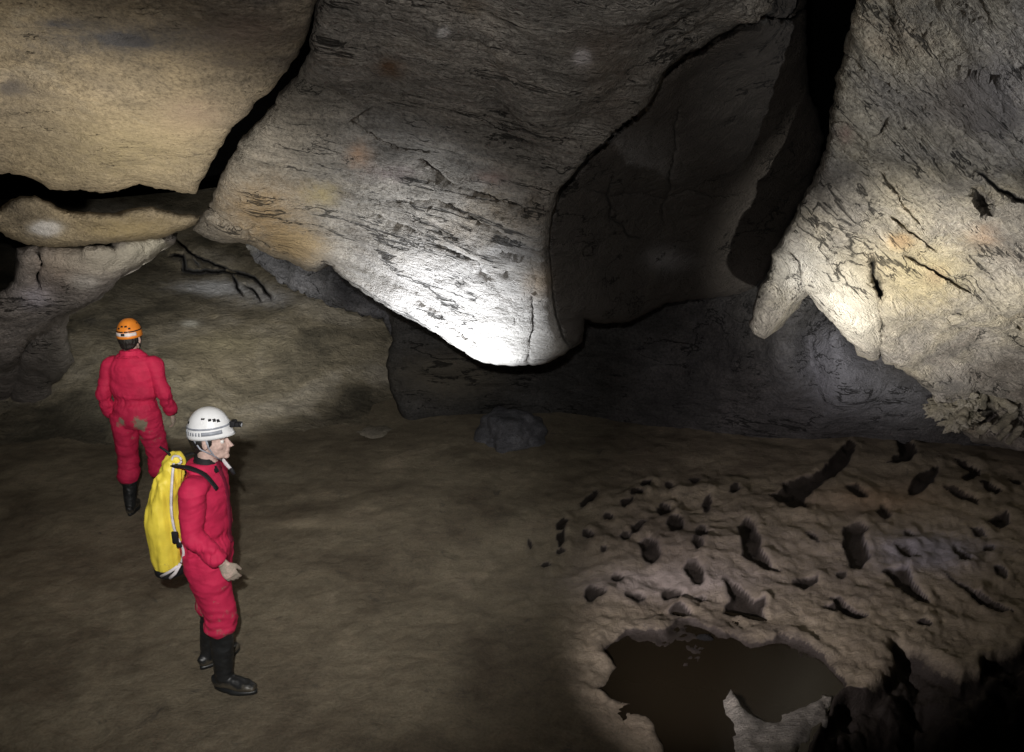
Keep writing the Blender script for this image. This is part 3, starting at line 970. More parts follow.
# broken calcite at the foot of the right wall
def stick(name, a, b, r0, r1, mat, seed):
    a, b = Vector(a), Vector(b)
    t = (b - a).normalized()
    s1 = t.orthogonal().normalized(); s2 = t.cross(s1)
    V, Fc = [], []
    n, m = 16, 14
    for i in range(n + 1):
        f = i / n
        c = a.lerp(b, f)
        r = r0 + (r1 - r0) * f
        if i in (0, n): r *= .55
        for k in range(m):
            th = 2 * math.pi * k / m
            V.append(c + (s1 * math.cos(th) + s2 * math.sin(th)) * r)
    V = np.array([tuple(v) for v in V])
    nn = fbm(V * 14 + seed, 4)
    cc = np.repeat(np.array([tuple(a.lerp(b, i / n)) for i in range(n + 1)]), m, 0)
    V = cc + (V - cc) * (1 + .45 * nn)[:, None]
    for i in range(n):
        for k in range(m):
            Fc.append((i * m + k, i * m + (k + 1) % m, (i + 1) * m + (k + 1) % m, (i + 1) * m + k))
    Fc.append(tuple(range(m - 1, -1, -1))); Fc.append(tuple(range(n * m, n * m + m)))
    return mesh_np(name, V, Fc, mat)


def zc(x, y): return (920 + x * .1063, 370 + y * .1063)


sticks = [((640, 200), (900, 390), .06, .055, 'thick calcite stick leaning from the upper edge of the broken heap'),
          ((900, 390), (690, 570), .055, .05, 'thick calcite stick slanting down left at the heap front'),
          ((740, 640), (860, 520), .045, .03, 'short calcite stick at the foot of the heap'),
          ((550, 575), (660, 510), .05, .04, 'knobbly calcite lump left of the black gap in the heap'),
          ((830, 680), (960, 540), .04, .045, 'calcite stick beside the right frame edge'),
          ((600, 210), (600, 370), .04, .025, 'upright thin calcite peg on the left rim of the black gap'),
          ((440, 350), (380, 490), .05, .06, 'rough calcite shard below the pale knob'),
          ((700, 250), (730, 370), .035, .02, 'tiny calcite peg hanging over the black gap')]
for i, (a, b, r0, r1, lab) in enumerate(sticks):
    ua, ub = zc(*a), zc(*b)
    tag(stick('calcite_stick', pt(*ua, 7.55), pt(*ub, 7.4), r0 * .8, r1 * .8, m_calcite, i * 3.3), lab, 'broken stalactite', 'broken calcite at the wall foot')
for i, (x, y, s, lab) in enumerate([(370, 230, .13, 'large pale knob of rock at the top left of the broken heap'), (200, 350, .10, 'pale lump of rock at the left end of the broken heap'),
                                    (330, 470, .09, 'yellowish lump of rock at the bottom of the broken heap'), (520, 290, .07, 'small rubbly lump in the middle of the broken heap'),
                                    (930, 230, .12, 'squarish block of rock above the sticks at the frame edge'), (490, 440, .06, 'small lump just left of the black gap')]):
    u, v = zc(x, y)
    tag(stone('rubble_lump', pt(u, v, 7.6), (s, s * .8, s * 1.1), m_calcite, 40 + i, (i, .5 * i, i), .8, 5, 2.6), lab, 'rock', 'broken calcite at the wall foot')
# ------------------------------------------------------------------ people
def tube(path, radii, ref=(1, 0, 0), seg=24):
    """closed loft along a path; radii (along ref, across)"""
    path = [Vector(p) for p in path]
    V, F_ = [], []
    n = len(path)
    ref = Vector(ref)
    for i, c in enumerate(path):
        t = (path[min(i + 1, n - 1)] - path[max(i - 1, 0)]).normalized()
        a = ref - t * ref.dot(t)
        if a.length < .05: a = t.orthogonal()
        a.normalize()
        b = t.cross(a)
        ra, rb = radii[i] if isinstance(radii[i], tuple) else (radii[i], radii[i])
        for k in range(seg):
            th = 2 * math.pi * k / seg
            V.append(c + a * (ra * math.cos(th)) + b * (rb * math.sin(th)))
    for i in range(n - 1):
        for k in range(seg):
            F_.append((i * seg + k, i * seg + (k + 1) % seg, (i + 1) * seg + (k + 1) % seg, (i + 1) * seg + k))
    F_.append(tuple(range(seg - 1, -1, -1)))
    F_.append(tuple(range((n - 1) * seg, n * seg)))
    return V, F_


def spline(path, radii, m=5):
    """Catmull-Rom resample of path and radii"""
    P = [np.array(list(p) + (list(r) if isinstance(r, tuple) else [r, r]), float) for p, r in zip(path, radii)]
    out = []
    for i in range(len(P) - 1):
        p0, p1, p2, p3 = P[max(i - 1, 0)], P[i], P[i + 1], P[min(i + 2, len(P) - 1)]
        for k in range(m):
            t = k / m
            out.append(.5 * ((2 * p1) + (p2 - p0) * t + (2 * p0 - 5 * p1 + 4 * p2 - p3) * t * t + (3 * p1 - 3 * p2 + p3 - p0) * t ** 3))
    out.append(P[-1])
    return [tuple(o[:3]) for o in out], [(max(o[3], .001), max(o[4], .001)) for o in out]


def stube(path, radii, ref=(1, 0, 0), seg=24, m=5):
    p, r = spline(path, radii, m)
    return tube(p, r, ref, seg)


def ellip(c, r, rot=None, sub=3):
    bm = bmesh.new()
    bmesh.ops.create_icosphere(bm, subdivisions=sub, radius=1)
    M = Matrix.Translation(c) @ (rot.to_4x4() if rot else Matrix.Identity(4)) @ Matrix.Diagonal((*r, 1))
    V = [M @ v.co for v in bm.verts]
    F_ = [tuple(v.index for v in f.verts) for f in bm.faces]
    bm.free()
    return V, F_


def rbox(c, s, rot=None, bev=.2):
    bm = bmesh.new()
    bmesh.ops.create_cube(bm, size=1)
    for v in bm.verts: v.co = Vector((v.co.x * s[0], v.co.y * s[1], v.co.z * s[2]))
    bmesh.ops.bevel(bm, geom=bm.edges[:], offset=min(s) * bev, segments=2, affect='EDGES', profile=.5)
    M = Matrix.Translation(c) @ (rot.to_4x4() if rot else Matrix.Identity(4))
    V = [M @ v.co for v in bm.verts]
    bm.verts.index_update()
    F_ = [tuple(v.index for v in f.verts) for f in bm.faces]
    bm.free()
    return V, F_


def join(parts):
    V, F_ = [], []
    for v, f in parts:
        o = len(V)
        V += [Vector(p) for p in v]
        F_ += [tuple(i + o for i in q) for q in f]
    return V, F_


def simple(name, parts, mat, parent):
    V, F_ = join(parts)
    return mesh_np(name, V, F_, mat, parent)


def union(name, parts, voxel, mat, parent, sm=6, fold=None, mud=None):
    V, F_ = join(parts)
    me = bpy.data.meshes.new('tmp')
    me.from_pydata([tuple(v) for v in V], [], F_)
    bm = bmesh.new(); bm.from_mesh(me); bmesh.ops.recalc_face_normals(bm, faces=bm.faces); bm.to_mesh(me); bm.free()
    o = bpy.data.objects.new('tmp', me)
    COL.objects.link(o)
    md = o.modifiers.new('r', 'REMESH'); md.mode = 'VOXEL'; md.voxel_size = voxel
    if sm:
        s = o.modifiers.new('s', 'SMOOTH'); s.factor = .5; s.iterations = sm
    dg = bpy.context.evaluated_depsgraph_get()
    me2 = bpy.data.meshes.new_from_object(o.evaluated_get(dg))
    bpy.data.objects.remove(o); bpy.data.meshes.remove(me)
    me2.name = name
    n = len(me2.vertices)
    P = np.empty(n * 3); me2.vertices.foreach_get('co', P); P = P.reshape(-1, 3)
    if fold:
        Nn = np.empty(n * 3); me2.vertex_normals.foreach_get('vector', Nn); Nn = Nn.reshape(-1, 3)
        P = P + Nn * fold(P)[:, None]
        me2.vertices.foreach_set('co', P.astype(np.float32).ravel())
    if mud is not None:
        at = me2.attributes.new('mud', 'FLOAT', 'POINT')
        at.data.foreach_set('value', mud(P).astype(np.float32))
    me2.polygons.foreach_set('use_smooth', np.ones(len(me2.polygons), bool))
    me2.materials.clear()
    return link(name, me2, mat, parent)


MUD = (.23, .19, .14)
m_suit = plain('crimson_nylon', (.52, .020, .075), rough=.72, spec=.25, noise_amt=.16, nscale=13, bump=.012, mud=MUD)
m_suit2 = plain('dark_crimson_nylon', (.16, .008, .03), rough=.7, spec=.25)
m_skin = plain('skin', (.56, .40, .35), rough=.65, spec=.3, noise_amt=.2, nscale=70, mud=(.33, .28, .23))
m_black = plain('black_cloth', (.012, .012, .014), rough=.7, spec=.3)
m_boot = plain('black_rubber', (.016, .017, .018), rough=.42, spec=.5, noise_amt=.4, nscale=14, mud=(.07, .06, .045))
m_hair = plain('dark_hair', (.012, .010, .009), rough=.6, nscale=120, bump=.004)
m_whelm = plain('white_helmet_plastic', (.80, .81, .83), rough=.3, noise_amt=.05)
m_ohelm = plain('orange_helmet_plastic', (.75, .24, .03), rough=.32, noise_amt=.15, nscale=18)
m_grey = plain('grey_plastic', (.30, .32, .37), rough=.5)
m_white = plain('white_webbing', (.68, .64, .66), rough=.7)
m_yel = plain('yellow_tarpaulin', (.82, .66, .07), rough=.55, noise_amt=.22, nscale=9, bump=.008, mud=(.3, .22, .1))
m_eye = plain('eye_white', (.7, .68, .66), rough=.2, noise_amt=.02)
m_iris = plain('iris', (.05, .03, .02), rough=.2)
m_lens = plain('lamp_glass', (.5, .52, .55), rough=.1)


def hand(w, d, nrm, thumb_side, curl=.5):
    """w wrist, d direction of the fingers, nrm = back of the hand, thumb_side = direction of the thumb"""
    w, d, nrm = Vector(w), Vector(d).normalized(), Vector(nrm)
    nrm = (nrm - d * nrm.dot(d)).normalized()
    s = d.cross(nrm).normalized()
    if s.dot(Vector(thumb_side)) < 0: s = -s
    parts = [stube([w - d * .02, w + d * .02, w + d * .055, w + d * .088], [(.026, .019), (.034, .018), (.042, .017), (.040, .013)], s, 16)]
    for k, (off, ln) in enumerate([(.030, .070), (.010, .080), (-.010, .074), (-.029, .058)]):
        p = w + d * (.082 - abs(off) * .12) + s * off
        path, ang = [p - d * .02, p], .15
        for j, f in enumerate((.42, .33, .25)):
            ang += curl * (.55 + .25 * j) + k * .04
            path.append(path[-1] + (d * math.cos(ang) - nrm * math.sin(ang) + s * off * 1.2) * ln * f)
        parts.append(tube(path, [.0095, .0095, .009, .008, .006], s, 10))
    p = w + d * .025 + s * .028
    td = (d * .75 + s * .65 - nrm * .35).normalized()
    t2 = (d * .95 + s * .15 - nrm * .5).normalized()
    parts.append(tube([p - td * .02, p + td * .03, p + td * .03 + t2 * .03, p + td * .03 + t2 * .052], [.014, .0125, .011, .008], nrm, 10))
    return parts


def helmet(h, root, mat, band_mat, back_view, hs=1.0):
    """h: centre of the head, helmet parts parented to one 'helmet' part"""
    seg, rows = 48, 18
    V, F_ = [], []
    c = h + Vector((-.002, 0, .035))

    def P(th, ph, g=0.0):
        # th around, ph 0 rim .. pi/2 top
        rx = (.134 if math.cos(th) > 0 else .130) + g
        ry = .112 + g
        rz = .165 + g
        q = math.cos(ph) ** .85 if ph < 1.57 else 0
        brim = .020 * max(0, math.cos(th)) ** 3 * max(0, 1 - ph / .16)
        return c + hs * Vector((math.cos(th) * (rx * q + brim), math.sin(th) * ry * q, rz * math.sin(ph) - .012 * (1 - ph / 1.57) * (1 - math.cos(th)) * .5))
    for inner in (0, 1):
        for i in range(rows + 1):
            ph = i / rows * math.pi / 2 * .999
            for k in range(seg):
                V.append(P(2 * math.pi * k / seg, ph, -.006 * inner))
    def q(inner, i, k): return inner * (rows + 1) * seg + i * seg + k % seg
    for i in range(rows):
        for k in range(seg):
            F_.append((q(0, i, k), q(0, i, k + 1), q(0, i + 1, k + 1), q(0, i + 1, k)))
            F_.append((q(1, i, k), q(1, i + 1, k), q(1, i + 1, k + 1), q(1, i, k + 1)))
    for k in range(seg):
        F_.append((q(0, 0, k), q(1, 0, k), q(1, 0, k + 1), q(0, 0, k + 1)))
    F_.append(tuple(q(0, rows, k) for k in range(seg)))
    F_.append(tuple(q(1, rows, k) for k in range(seg - 1, -1, -1)))
    hel = simple('helmet', [(V, F_)], mat, root)

    def patch(th0, th1, ph0, ph1, g0, g1, nt=10, npf=2):
        Vp, Fp = [], []
        for g in (g0, g1):
            for i in range(npf + 1):
                for k in range(nt + 1):
                    Vp.append(P(th0 + (th1 - th0) * k / nt, ph0 + (ph1 - ph0) * i / npf, g))
        m = (npf + 1) * (nt + 1)
        def z(g, i, k): return g * m + i * (nt + 1) + k
        for i in range(npf):
            for k in range(nt):
                Fp.append((z(1, i, k), z(1, i, k + 1), z(1, i + 1, k + 1), z(1, i + 1, k)))
        for k in range(nt):
            Fp.append((z(0, 0, k), z(0, 0, k + 1), z(1, 0, k + 1), z(1, 0, k)))
            Fp.append((z(1, npf, k), z(1, npf, k + 1), z(0, npf, k + 1), z(0, npf, k)))
        for i in range(npf):
            Fp.append((z(0, i, 0), z(1, i, 0), z(1, i + 1, 0), z(0, i + 1, 0)))
            Fp.append((z(1, i, nt), z(0, i, nt), z(0, i + 1, nt), z(1, i + 1, nt)))
        return Vp, Fp
    D = math.radians
    # ventilation slots on both sides
    for sgn in (-1, 1):
        for th, ph, w_, hh in ((40, 38, 5, 7), (52, 41, 5, 7), (66, 43, 5, 6), (88, 47, 6, 4), (150, 34, 6, 6)):
            simple('vent', [patch(D(sgn * th - w_), D(sgn * th + w_), D(ph - hh / 2), D(ph + hh / 2), -.002, .0015, 4, 2)], m_black, hel)
    if back_view:
        for th, ph, w_, hh in ((168, 42, 7, 6), (192, 42, 7, 6), (176, 14, 9, 8)):
            simple('vent', [patch(D(th - w_), D(th + w_), D(ph - hh / 2), D(ph + hh / 2), -.002, .002, 4, 2)], m_black, hel)
        simple('rear_band', [patch(D(120), D(240), D(8), D(19), -.001, .0015, 24, 2)], band_mat, hel)
    else:
        for sgn in (-1, 1):
            simple('side_stripe', [patch(D(sgn * 38), D(sgn * 92), D(9), D(17), -.001, .0012, 16, 2)], m_grey, hel)
            simple('side_stripe', [patch(D(sgn * 150), D(sgn * 176), D(9), D(19), -.001, .0012, 10, 2)], m_grey, hel)
            for k in range(5):
                a = sgn * (98 + k * 9)
                simple('side_mark', [patch(D(a - 2.2), D(a + 2.2), D(9), D(16), -.001, .0012, 3, 2)], m_grey, hel)
    # headlamp
    l = c + Vector((.142, 0, .062))
    hl = simple('headlamp', [rbox(l, (.030, .055, .035)), rbox(l + Vector((.022, 0, -.006)), (.024, .036, .026)),
                             tube([l + Vector((.03, 0, -.004)), l + Vector((.046, 0, -.008))], [.015, .017], (0, 1, 0), 16)], m_black, hel)
    simple('lamp_lens', [ellip(l + Vector((.046, 0, -.008)), (.004, .013, .013))], m_lens, hl)
    simple('lamp_strap', [patch(D(-178), D(178), D(20.5), D(24.5), -.001, .003, 60, 2)], m_black if back_view else m_grey, hel)
    return hel


def person(loc, rz, label, J, hat_mat, band_mat, back_view, mud_fn, seed):
    root = bpy.data.objects.new('person', None)
    COL.objects.link(root)
    root.location = loc
    root.rotation_euler = (0, 0, rz)
    tag(root, label, 'person')
    h = Vector(J['head'])
    nk = Vector(J['neck'])
    # ---- body
    parts = [ellip(h + Vector((-.012, 0, .035)), (.098, .077, .098)), ellip(h + Vector((.030, 0, -.030)), (.066, .062, .082)),
             ellip(h + Vector((.040, 0, -.082)), (.050, .050, .034)), ellip(h + Vector((.082, 0, -.098)), (.018, .022, .017)),
             tube([h + Vector((.088, 0, .012)), h + Vector((.102, 0, -.012)), h + Vector((.118, 0, -.036)), h + Vector((.100, 0, -.044))], [(.008, .008), (.010, .010), (.013, .016), (.008, .012)], (1, 0, 0), 12),
             ellip(h + Vector((.080, 0, .020)), (.018, .050, .011)), ellip(h + Vector((.094, 0, -.062)), (.010, .024, .007)),
             ellip(h + Vector((.091, 0, -.074)), (.010, .021, .008))]
    for s in (-1, 1):
        parts.append(ellip(h + Vector((-.004, s * .079, -.008)), (.018, .008, .030), Matrix.Rotation(s * .2, 3, 'Z')))
        parts.append(ellip(h + Vector((.062, s * .040, -.030)), (.022, .020, .020)))
    parts.append(stube([nk + Vector((-.01, 0, -.06)), nk, h + Vector((-.02, 0, -.05)), h + Vector((-.01, 0, 0))], [(.065, .075), (.056, .056), (.055, .054), (.05, .05)]))
    T = J['torso']
    parts.append(stube([(x, y, z) for z, x, y, a, b in T], [(a * .8, b * .8) for z, x, y, a, b in T], seg=32, m=3))
    for s in ('R', 'L'):
        sh, el, wr = [Vector(p) for p in J['arm' + s]]
        parts.append(stube([sh, sh.lerp(el, .5), el, el.lerp(wr, .35), wr], [.05, .045, .038, .036, .027]))
        d, nrm, ts, cu = J['hand' + s]
        parts += hand(wr, d, nrm, ts, cu)
        hp, kn, an = [Vector(p) for p in J['leg' + s]]
        parts.append(stube([hp, hp.lerp(kn, .5), kn, kn.lerp(an, .4), an, an - Vector((0, 0, .03))], [.08, .07, .055, .052, .038, .035]))
    body = union('body', parts, .0046, m_skin, root, sm=4, mud=lambda P: .10 + .38 * smooth(1.05, .95, P[:, 2]))
    for s in (-1, 1):
        e = simple('eye', [ellip(h + Vector((.077, s * .031, -.002)), (.0125,) * 3)], m_eye, root)
        simple('iris', [ellip(h + Vector((.0875, s * .031, -.002)), (.0035, .0055, .0055))], m_iris, e)
        simple('eyebrow', [tube([h + Vector((.091, s * .015, .018)), h + Vector((.090, s * .033, .022)), h + Vector((.078, s * .050, .017))], [.003, .0035, .002], (0, 0, 1), 8)], m_hair, root)
    # hair at the nape and temples
    hp_ = [ellip(h + Vector((-.040, 0, .012)), (.076, .083, .086)), ellip(h + Vector((-.062, 0, -.042)), (.042, .060, .040))]
    for s in (-1, 1):
        hp_.append(ellip(h + Vector((.018, s * .070, .012)), (.018, .012, .034)))
    union('hair', hp_, .005, m_hair, root, sm=3, fold=lambda P: .004 * fbm(P * np.array([60, 60, 20]), 2))
    # ---- coverall
    cp = [stube([(x, y, z) for z, x, y, a, b in T], [(a, b) for z, x, y, a, b in T], seg=40, m=5)]
    for s in ('R', 'L'):
        sh, el, wr = [Vector(p) for p in J['arm' + s]]
        cuff = el.lerp(wr, .93)
        mid_in = sh + (Vector((sh.x, 0, sh.z)) - sh) * .35
        cp.append(stube([mid_in, sh, sh.lerp(el, .45), el, el.lerp(wr, .4), el.lerp(wr, .8), cuff],
                        [(.070, .060), (.074, .066), (.067, .061), (.061, .057), (.058, .054), (.054, .050), (.038, .036)], seg=28))
        hp, kn, an = [Vector(p) for p in J['leg' + s]]
        hz = J['hem' + s]
        hem = kn + (an - kn) * ((kn.z - hz) / (kn.z - an.z))
        mid = kn.lerp(hem, .55)
        cp.append(stube([hp + Vector((0, 0, .04)), hp.lerp(kn, .3), hp.lerp(kn, .7), kn, mid, hem + Vector((0, 0, .03)), hem],
                        [(.115, .105), (.118, .105), (.100, .093), (.092, .087), (.092, .087), (.090, .084), (.070, .066)], seg=28))

    def folds(P):
        Q = P + np.array([seed * 3.0, 0, 0])
        arm = smooth(.22, .3, np.abs(P[:, 1]))
        a = .010 * fbm(Q * np.array([6, 6, 9]), 2)
        b = .0055 * ridged(Q * np.array([5, 5, 17]) + 1.2 * fbm(Q * 3, 2)[:, None], 2)
        zz = P[:, 2]
        waist = np.exp(-((zz - J['waist']) / .03) ** 2)
        low = np.exp(-((zz - .42) / .10) ** 2)
        c = -.014 * waist + .010 * (waist * 0 + np.exp(-((zz - J['waist']) / .09) ** 2)) * ridged(Q * np.array([26, 26, 5]), 2)
        return a + b * (1 + low) + c
    suit = union('coverall', cp, .0075, m_suit, root, sm=3, fold=folds, mud=mud_fn)
    # collar, in the suit's cloth, and the black undershirt in it
    simple('undershirt', [stube([nk + Vector((-.015, 0, -.06)), nk + Vector((-.012, 0, -.01)), nk + Vector((-.008, 0, .025))], [(.085, .095), (.068, .07), (.062, .060)], seg=28)], m_black, root)
    col = union('collar', [stube([nk + Vector((-.03, 0, -.05)), nk + Vector((-.022, 0, -.02)), nk + Vector((-.02, 0, J['collar']))], [(.10, .125), (.084, .092), (.078, .080)], seg=28)], .006, m_suit, suit, sm=2, fold=lambda P: .004 * fbm(P * 16, 3))
    # zip flap along the torso loft, its dark tone painting the chest-edge shade
    fp = [(x + a + .002, y, z) for z, x, y, a, b in T if z > T[1][0]]
    simple('shade_flap', [stube(fp, [(.010, .022)] * len(fp), (1, 0, 0), 12, m=4)], m_suit2, suit)
    # boots
    for s in ('R', 'L'):
        hp, kn, an = [Vector(p) for p in J['leg' + s]]
        hz = J['hem' + s]
        hem = kn + (an - kn) * ((kn.z - hz) / (kn.z - an.z))
        f = J['foot' + s]
        fd = Vector((math.cos(f), math.sin(f), 0))
        g = an.copy(); g.z = 0
        sd = Vector((-fd.y, fd.x, 0))
        bp = [stube([hem + Vector((0, 0, .05)), hem, hem.lerp(an, .45), an + Vector((0, 0, .03)), an - Vector((0, 0, .02))], [(.074, .066), (.072, .064), (.066, .058), (.056, .050), (.058, .046)], fd, 24),
              stube([g - fd * .075 + Vector((0, 0, .045)), g - fd * .05 + Vector((0, 0, .052)), g + fd * .03 + Vector((0, 0, .058)), g + fd * .10 + Vector((0, 0, .045)), g + fd * .16 + Vector((0, 0, .037)), g + fd * .20 + Vector((0, 0, .032))],
                    [(.030, .022), (.043, .036), (.048, .043), (.040, .047), (.032, .042), (.018, .024)], (0, 0, 1), 24)]
        boot = union('boot', bp, .006, m_boot, root, sm=4, fold=lambda P: .003 * fbm(P * np.array([20, 20, 40]), 3), mud=lambda P: .55 * smooth(.12, .0, P[:, 2]) + .1)
        so = []
        for k in range(28):
            th = 2 * math.pi * k / 28
            L_, W_ = (.145 if math.cos(th) > 0 else .14), .047 if math.cos(th) > -.2 else .04
            so.append(g + fd * (.065 + L_ * math.cos(th)) + sd * (W_ * math.sin(th) * (1 - .12 * math.cos(th * 2))))
        V = [p + Vector((0, 0, .0)) for p in so] + [p + Vector((0, 0, .022)) for p in so]
        Fs = [(k, (k + 1) % 28, 28 + (k + 1) % 28, 28 + k) for k in range(28)] + [tuple(range(27, -1, -1)), tuple(range(28, 56))]
        simple('sole', [(V, Fs)], m_boot, boot)
    hel = helmet(h, root, hat_mat, band_mat, back_view, .90 if back_view else .95)
    # chin strap
    for s in (-1, 1):
        simple('chin_strap', [tube([h + Vector((.012, s * .092, .03)), h + Vector((.018, s * .082, -.02)), h + Vector((.035, s * .062, -.075)), h + Vector((.060, s * .025, -.118))], [(.006, .003)] * 4, (1, 0, 0), 8),
                             tube([h + Vector((-.065, s * .078, .03)), h + Vector((-.03, s * .081, -.03)), h + Vector((.035, s * .062, -.075))], [(.005, .003)] * 3, (1, 0, 0), 8)], m_grey if not back_view else m_black, hel)
    return root


# ---- the near caver, in profile
def mud2(P):
    return .17 + .16 * smooth(.95, .35, P[:, 2])


J2 = dict(head=(.028, 0, 1.568), neck=(.0, 0, 1.445), collar=-.005, waist=.985,
          torso=[(.80, -.065, 0, .115, .145), (.86, -.06, 0, .138, .170), (.93, -.052, 0, .138, .172), (.985, -.045, 0, .122, .155), (1.05, -.04, 0, .128, .165), (1.15, -.033, 0, .122, .175),
                 (1.25, -.03, 0, .118, .18), (1.32, -.028, 0, .106, .175), (1.375, -.022, 0, .085, .145), (1.415, -.012, 0, .066, .09), (1.435, -.01, 0, .060, .072)],
          armR=[(-.025, -.175, 1.335), (-.045, -.215, 1.085), (.115, -.225, .905)], armL=[(-.03, .175, 1.335), (-.10, .205, 1.07), (-.05, .205, .84)],
          handR=((.45, .05, -.9), (.3, -1, .1), (.9, 0, .4), .45), handL=((.1, 0, -.9), (.3, 1, .1), (.9, 0, .4), .4),
          legR=[(-.05, -.09, .88), (.012, -.10, .52), (.0, -.11, .095)], legL=[(-.07, .09, .88), (-.10, .10, .52), (-.175, .13, .095)],
          hemR=.395, hemL=.40, footR=-.2, footL=.9)
P2LOC = Vector((-1.74, 4.27, 0))
p2 = person(P2LOC, 0, 'caver in a crimson coverall and white helmet standing in profile, wearing black boots', J2, m_whelm, m_grey, False, mud2, 1)
# loose strap end under the chin
hh = Vector(J2['head'])
lo = simple('loose_strap', [tube([hh + Vector((.066, -.02, -.112)), hh + Vector((.085, -.03, -.135)), hh + Vector((.108, -.03, -.165))], [(.010, .006), (.011, .007), (.010, .006)], (1, 0, 0), 10)], m_white, p2)
simple('strap_tip', [tube([hh + Vector((.107, -.03, -.164)), hh + Vector((.128, -.03, -.20))], [(.012, .009), (.011, .008)], (1, 0, 0), 10)], m_black, lo)

# ---- the far caver, seen from behind
def mud1(P):
    seat = (np.exp(-(((P[:, 2] - .89) / .06) ** 2 + ((P[:, 1] - .09) / .07) ** 2)) + 1.15 * np.exp(-(((P[:, 2] - .87) / .09) ** 2 + ((P[:, 1] + .08) / .075) ** 2))) * smooth(.02, -.05, P[:, 0])
    thigh = .30 * np.exp(-((P[:, 2] - .72) / .16) ** 2) * smooth(.02, -.05, P[:, 0])
    return .06 + np.maximum(seat * .48, thigh * .8) * np.where(P[:, 1] < 0, 1.05, .85)


J1 = dict(head=(.02, -.01, 1.585), neck=(-.01, -.015, 1.475), collar=.03, waist=1.06,
          torso=[(.82, -.03, .02, .11, .155), (.88, -.03, .01, .135, .185), (.96, -.03, 0, .138, .190), (1.06, -.02, 0, .118, .172), (1.13, -.02, -.01, .135, .20), (1.22, -.02, -.01, .135, .21),
                 (1.32, -.02, -.015, .128, .215), (1.39, -.02, -.02, .104, .19), (1.44, -.015, -.02, .085, .14), (1.48, -.012, -.018, .07, .095), (1.495, -.01, -.016, .062, .07)],
          armR=[(-.02, -.200, 1.375), (-.05, -.265, 1.11), (.06, -.272, .89)], armL=[(-.02, .170, 1.375), (-.06, .240, 1.11), (.03, .240, .875)],
          handR=((.25, .0, -.95), (0, -1, .1), (.9, 0, .3), .45), handL=((.15, 0, -1), (0, 1, .1), (.9, 0, .3), .4),
          legR=[(-.03, -.09, .90), (.03, -.12, .52), (.0, -.125, .095)], legL=[(-.03, .11, .90), (.0, .135, .50), (-.06, .145, .095)],
          hemR=.34, hemL=.30, footR=-.15, footL=.15)
P1LOC = Vector((-3.285, 6.67, 0))
p1 = person(P1LOC, math.radians(92), 'caver in a crimson coverall and orange helmet seen from behind, mud on the seat', J1, m_ohelm, m_white, True, mud1, 2)
wr = Vector(J1['armR'][2])
simple('watch', [stube([wr + Vector((-.012, 0, .035)), wr + Vector((0, 0, .01))], [(.036, .034), (.035, .033)], (1, 0, 0), 20), rbox(wr + Vector((0, -.034, .022)), (.03, .012, .034))], m_black, p1)


# ---- yellow bag on the near caver's back
def bag():
    root = bpy.data.objects.new('caving_bag', None)
    COL.objects.link(root)
    root.location = P2LOC + Vector((-.28, 0, .74))
    tag(root, 'yellow tube shaped caving bag with black base carried on the near caver\'s back', 'bag')
    o = Vector((-.28, 0, .74))

    def L(x, y, z): return Vector((x, y, z)) - o
    path = [L(-.285, 0, .755), L(-.285, 0, .80), L(-.29, 0, .93), L(-.292, 0, 1.06), L(-.265, 0, 1.2), L(-.225, 0, 1.33), L(-.19, 0, 1.43), L(-.175, 0, 1.465)]
    rad = [(.066, .08), (.076, .10), (.090, .12), (.100, .13), (.080, .12), (.058, .10), (.036, .055), (.022, .028)]

    def folds(P):
        zz = P[:, 2]
        a = .014 * fbm(P * np.array([6, 6, 3.5]) + 4, 3)
        b = .018 * ridged(P * np.array([16, 16, 2.2]) + 8, 2) * (.4 + smooth(.35, .7, zz))
        return a + b
    b = union('bag_body', [stube(path, rad, seg=36)], .007, m_yel, root, sm=2, fold=folds, mud=lambda P: .30 * smooth(.25, .0, P[:, 2]) + .05)
    simple('base', [stube([L(-.285, 0, .728), L(-.285, 0, .745), L(-.285, 0, .785)], [(.072, .085), (.090, .108), (.092, .112)], seg=32, m=2)], m_black, root)
    simple('base_strap', [tube([L(-.25, -.118, .752), L(-.21, -.122, .79), L(-.175, -.12, .85)], [(.010, .004)] * 3, (1, 0, 0), 8),
                          tube([L(-.30, -.118, .765), L(-.24, -.125, .80), L(-.19, -.125, .835)], [(.009, .004)] * 3, (1, 0, 0), 8)], m_white, root)
    simple('carry_cord', [stube([L(-.165, -.07, 1.452), L(-.165, -.12, 1.36), L(-.175, -.150, 1.20), L(-.165, -.155, 1.06), L(-.135, -.150, .95), L(-.165, -.130, .86)], [(.008, .004)] * 6, (1, 0, 0), 8)], m_white, root)
    simple('shoulder_strap', [stube([L(-.165, -.07, 1.44), L(-.13, -.10, 1.445), L(-.06, -.125, 1.447), L(.03, -.13, 1.405), L(.088, -.13, 1.32)], [(.006, .022)] * 5, (0, 0, 1), 10)], m_black, root)
    simple('shoulder_strap', [stube([L(-.165, .07, 1.44), L(-.13, .10, 1.445), L(-.06, .125, 1.447), L(.03, .13, 1.405), L(.088, .13, 1.32)], [(.006, .022)] * 5, (0, 0, 1), 10)], m_black, root)
    simple('closing_ring', [tube([L(-.155 + .026 * math.cos(t), -.05, 1.462 + .026 * math.sin(t)) for t in np.linspace(0, 2 * math.pi * .97, 18)], [.007] * 18, (0, 1, 0), 8)], m_white, root)
    simple('closing_cord', [tube([L(-.19, -.02, 1.46), L(-.215, -.02, 1.50), L(-.25, -.03, 1.535)], [.008, .008, .006], (1, 0, 0), 8)], m_black, root)
    simple('buckle', [rbox(L(-.165, -.165, 1.04), (.035, .014, .07)), rbox(L(-.15, -.16, .99), (.03, .012, .03))], m_black, root)


bag()
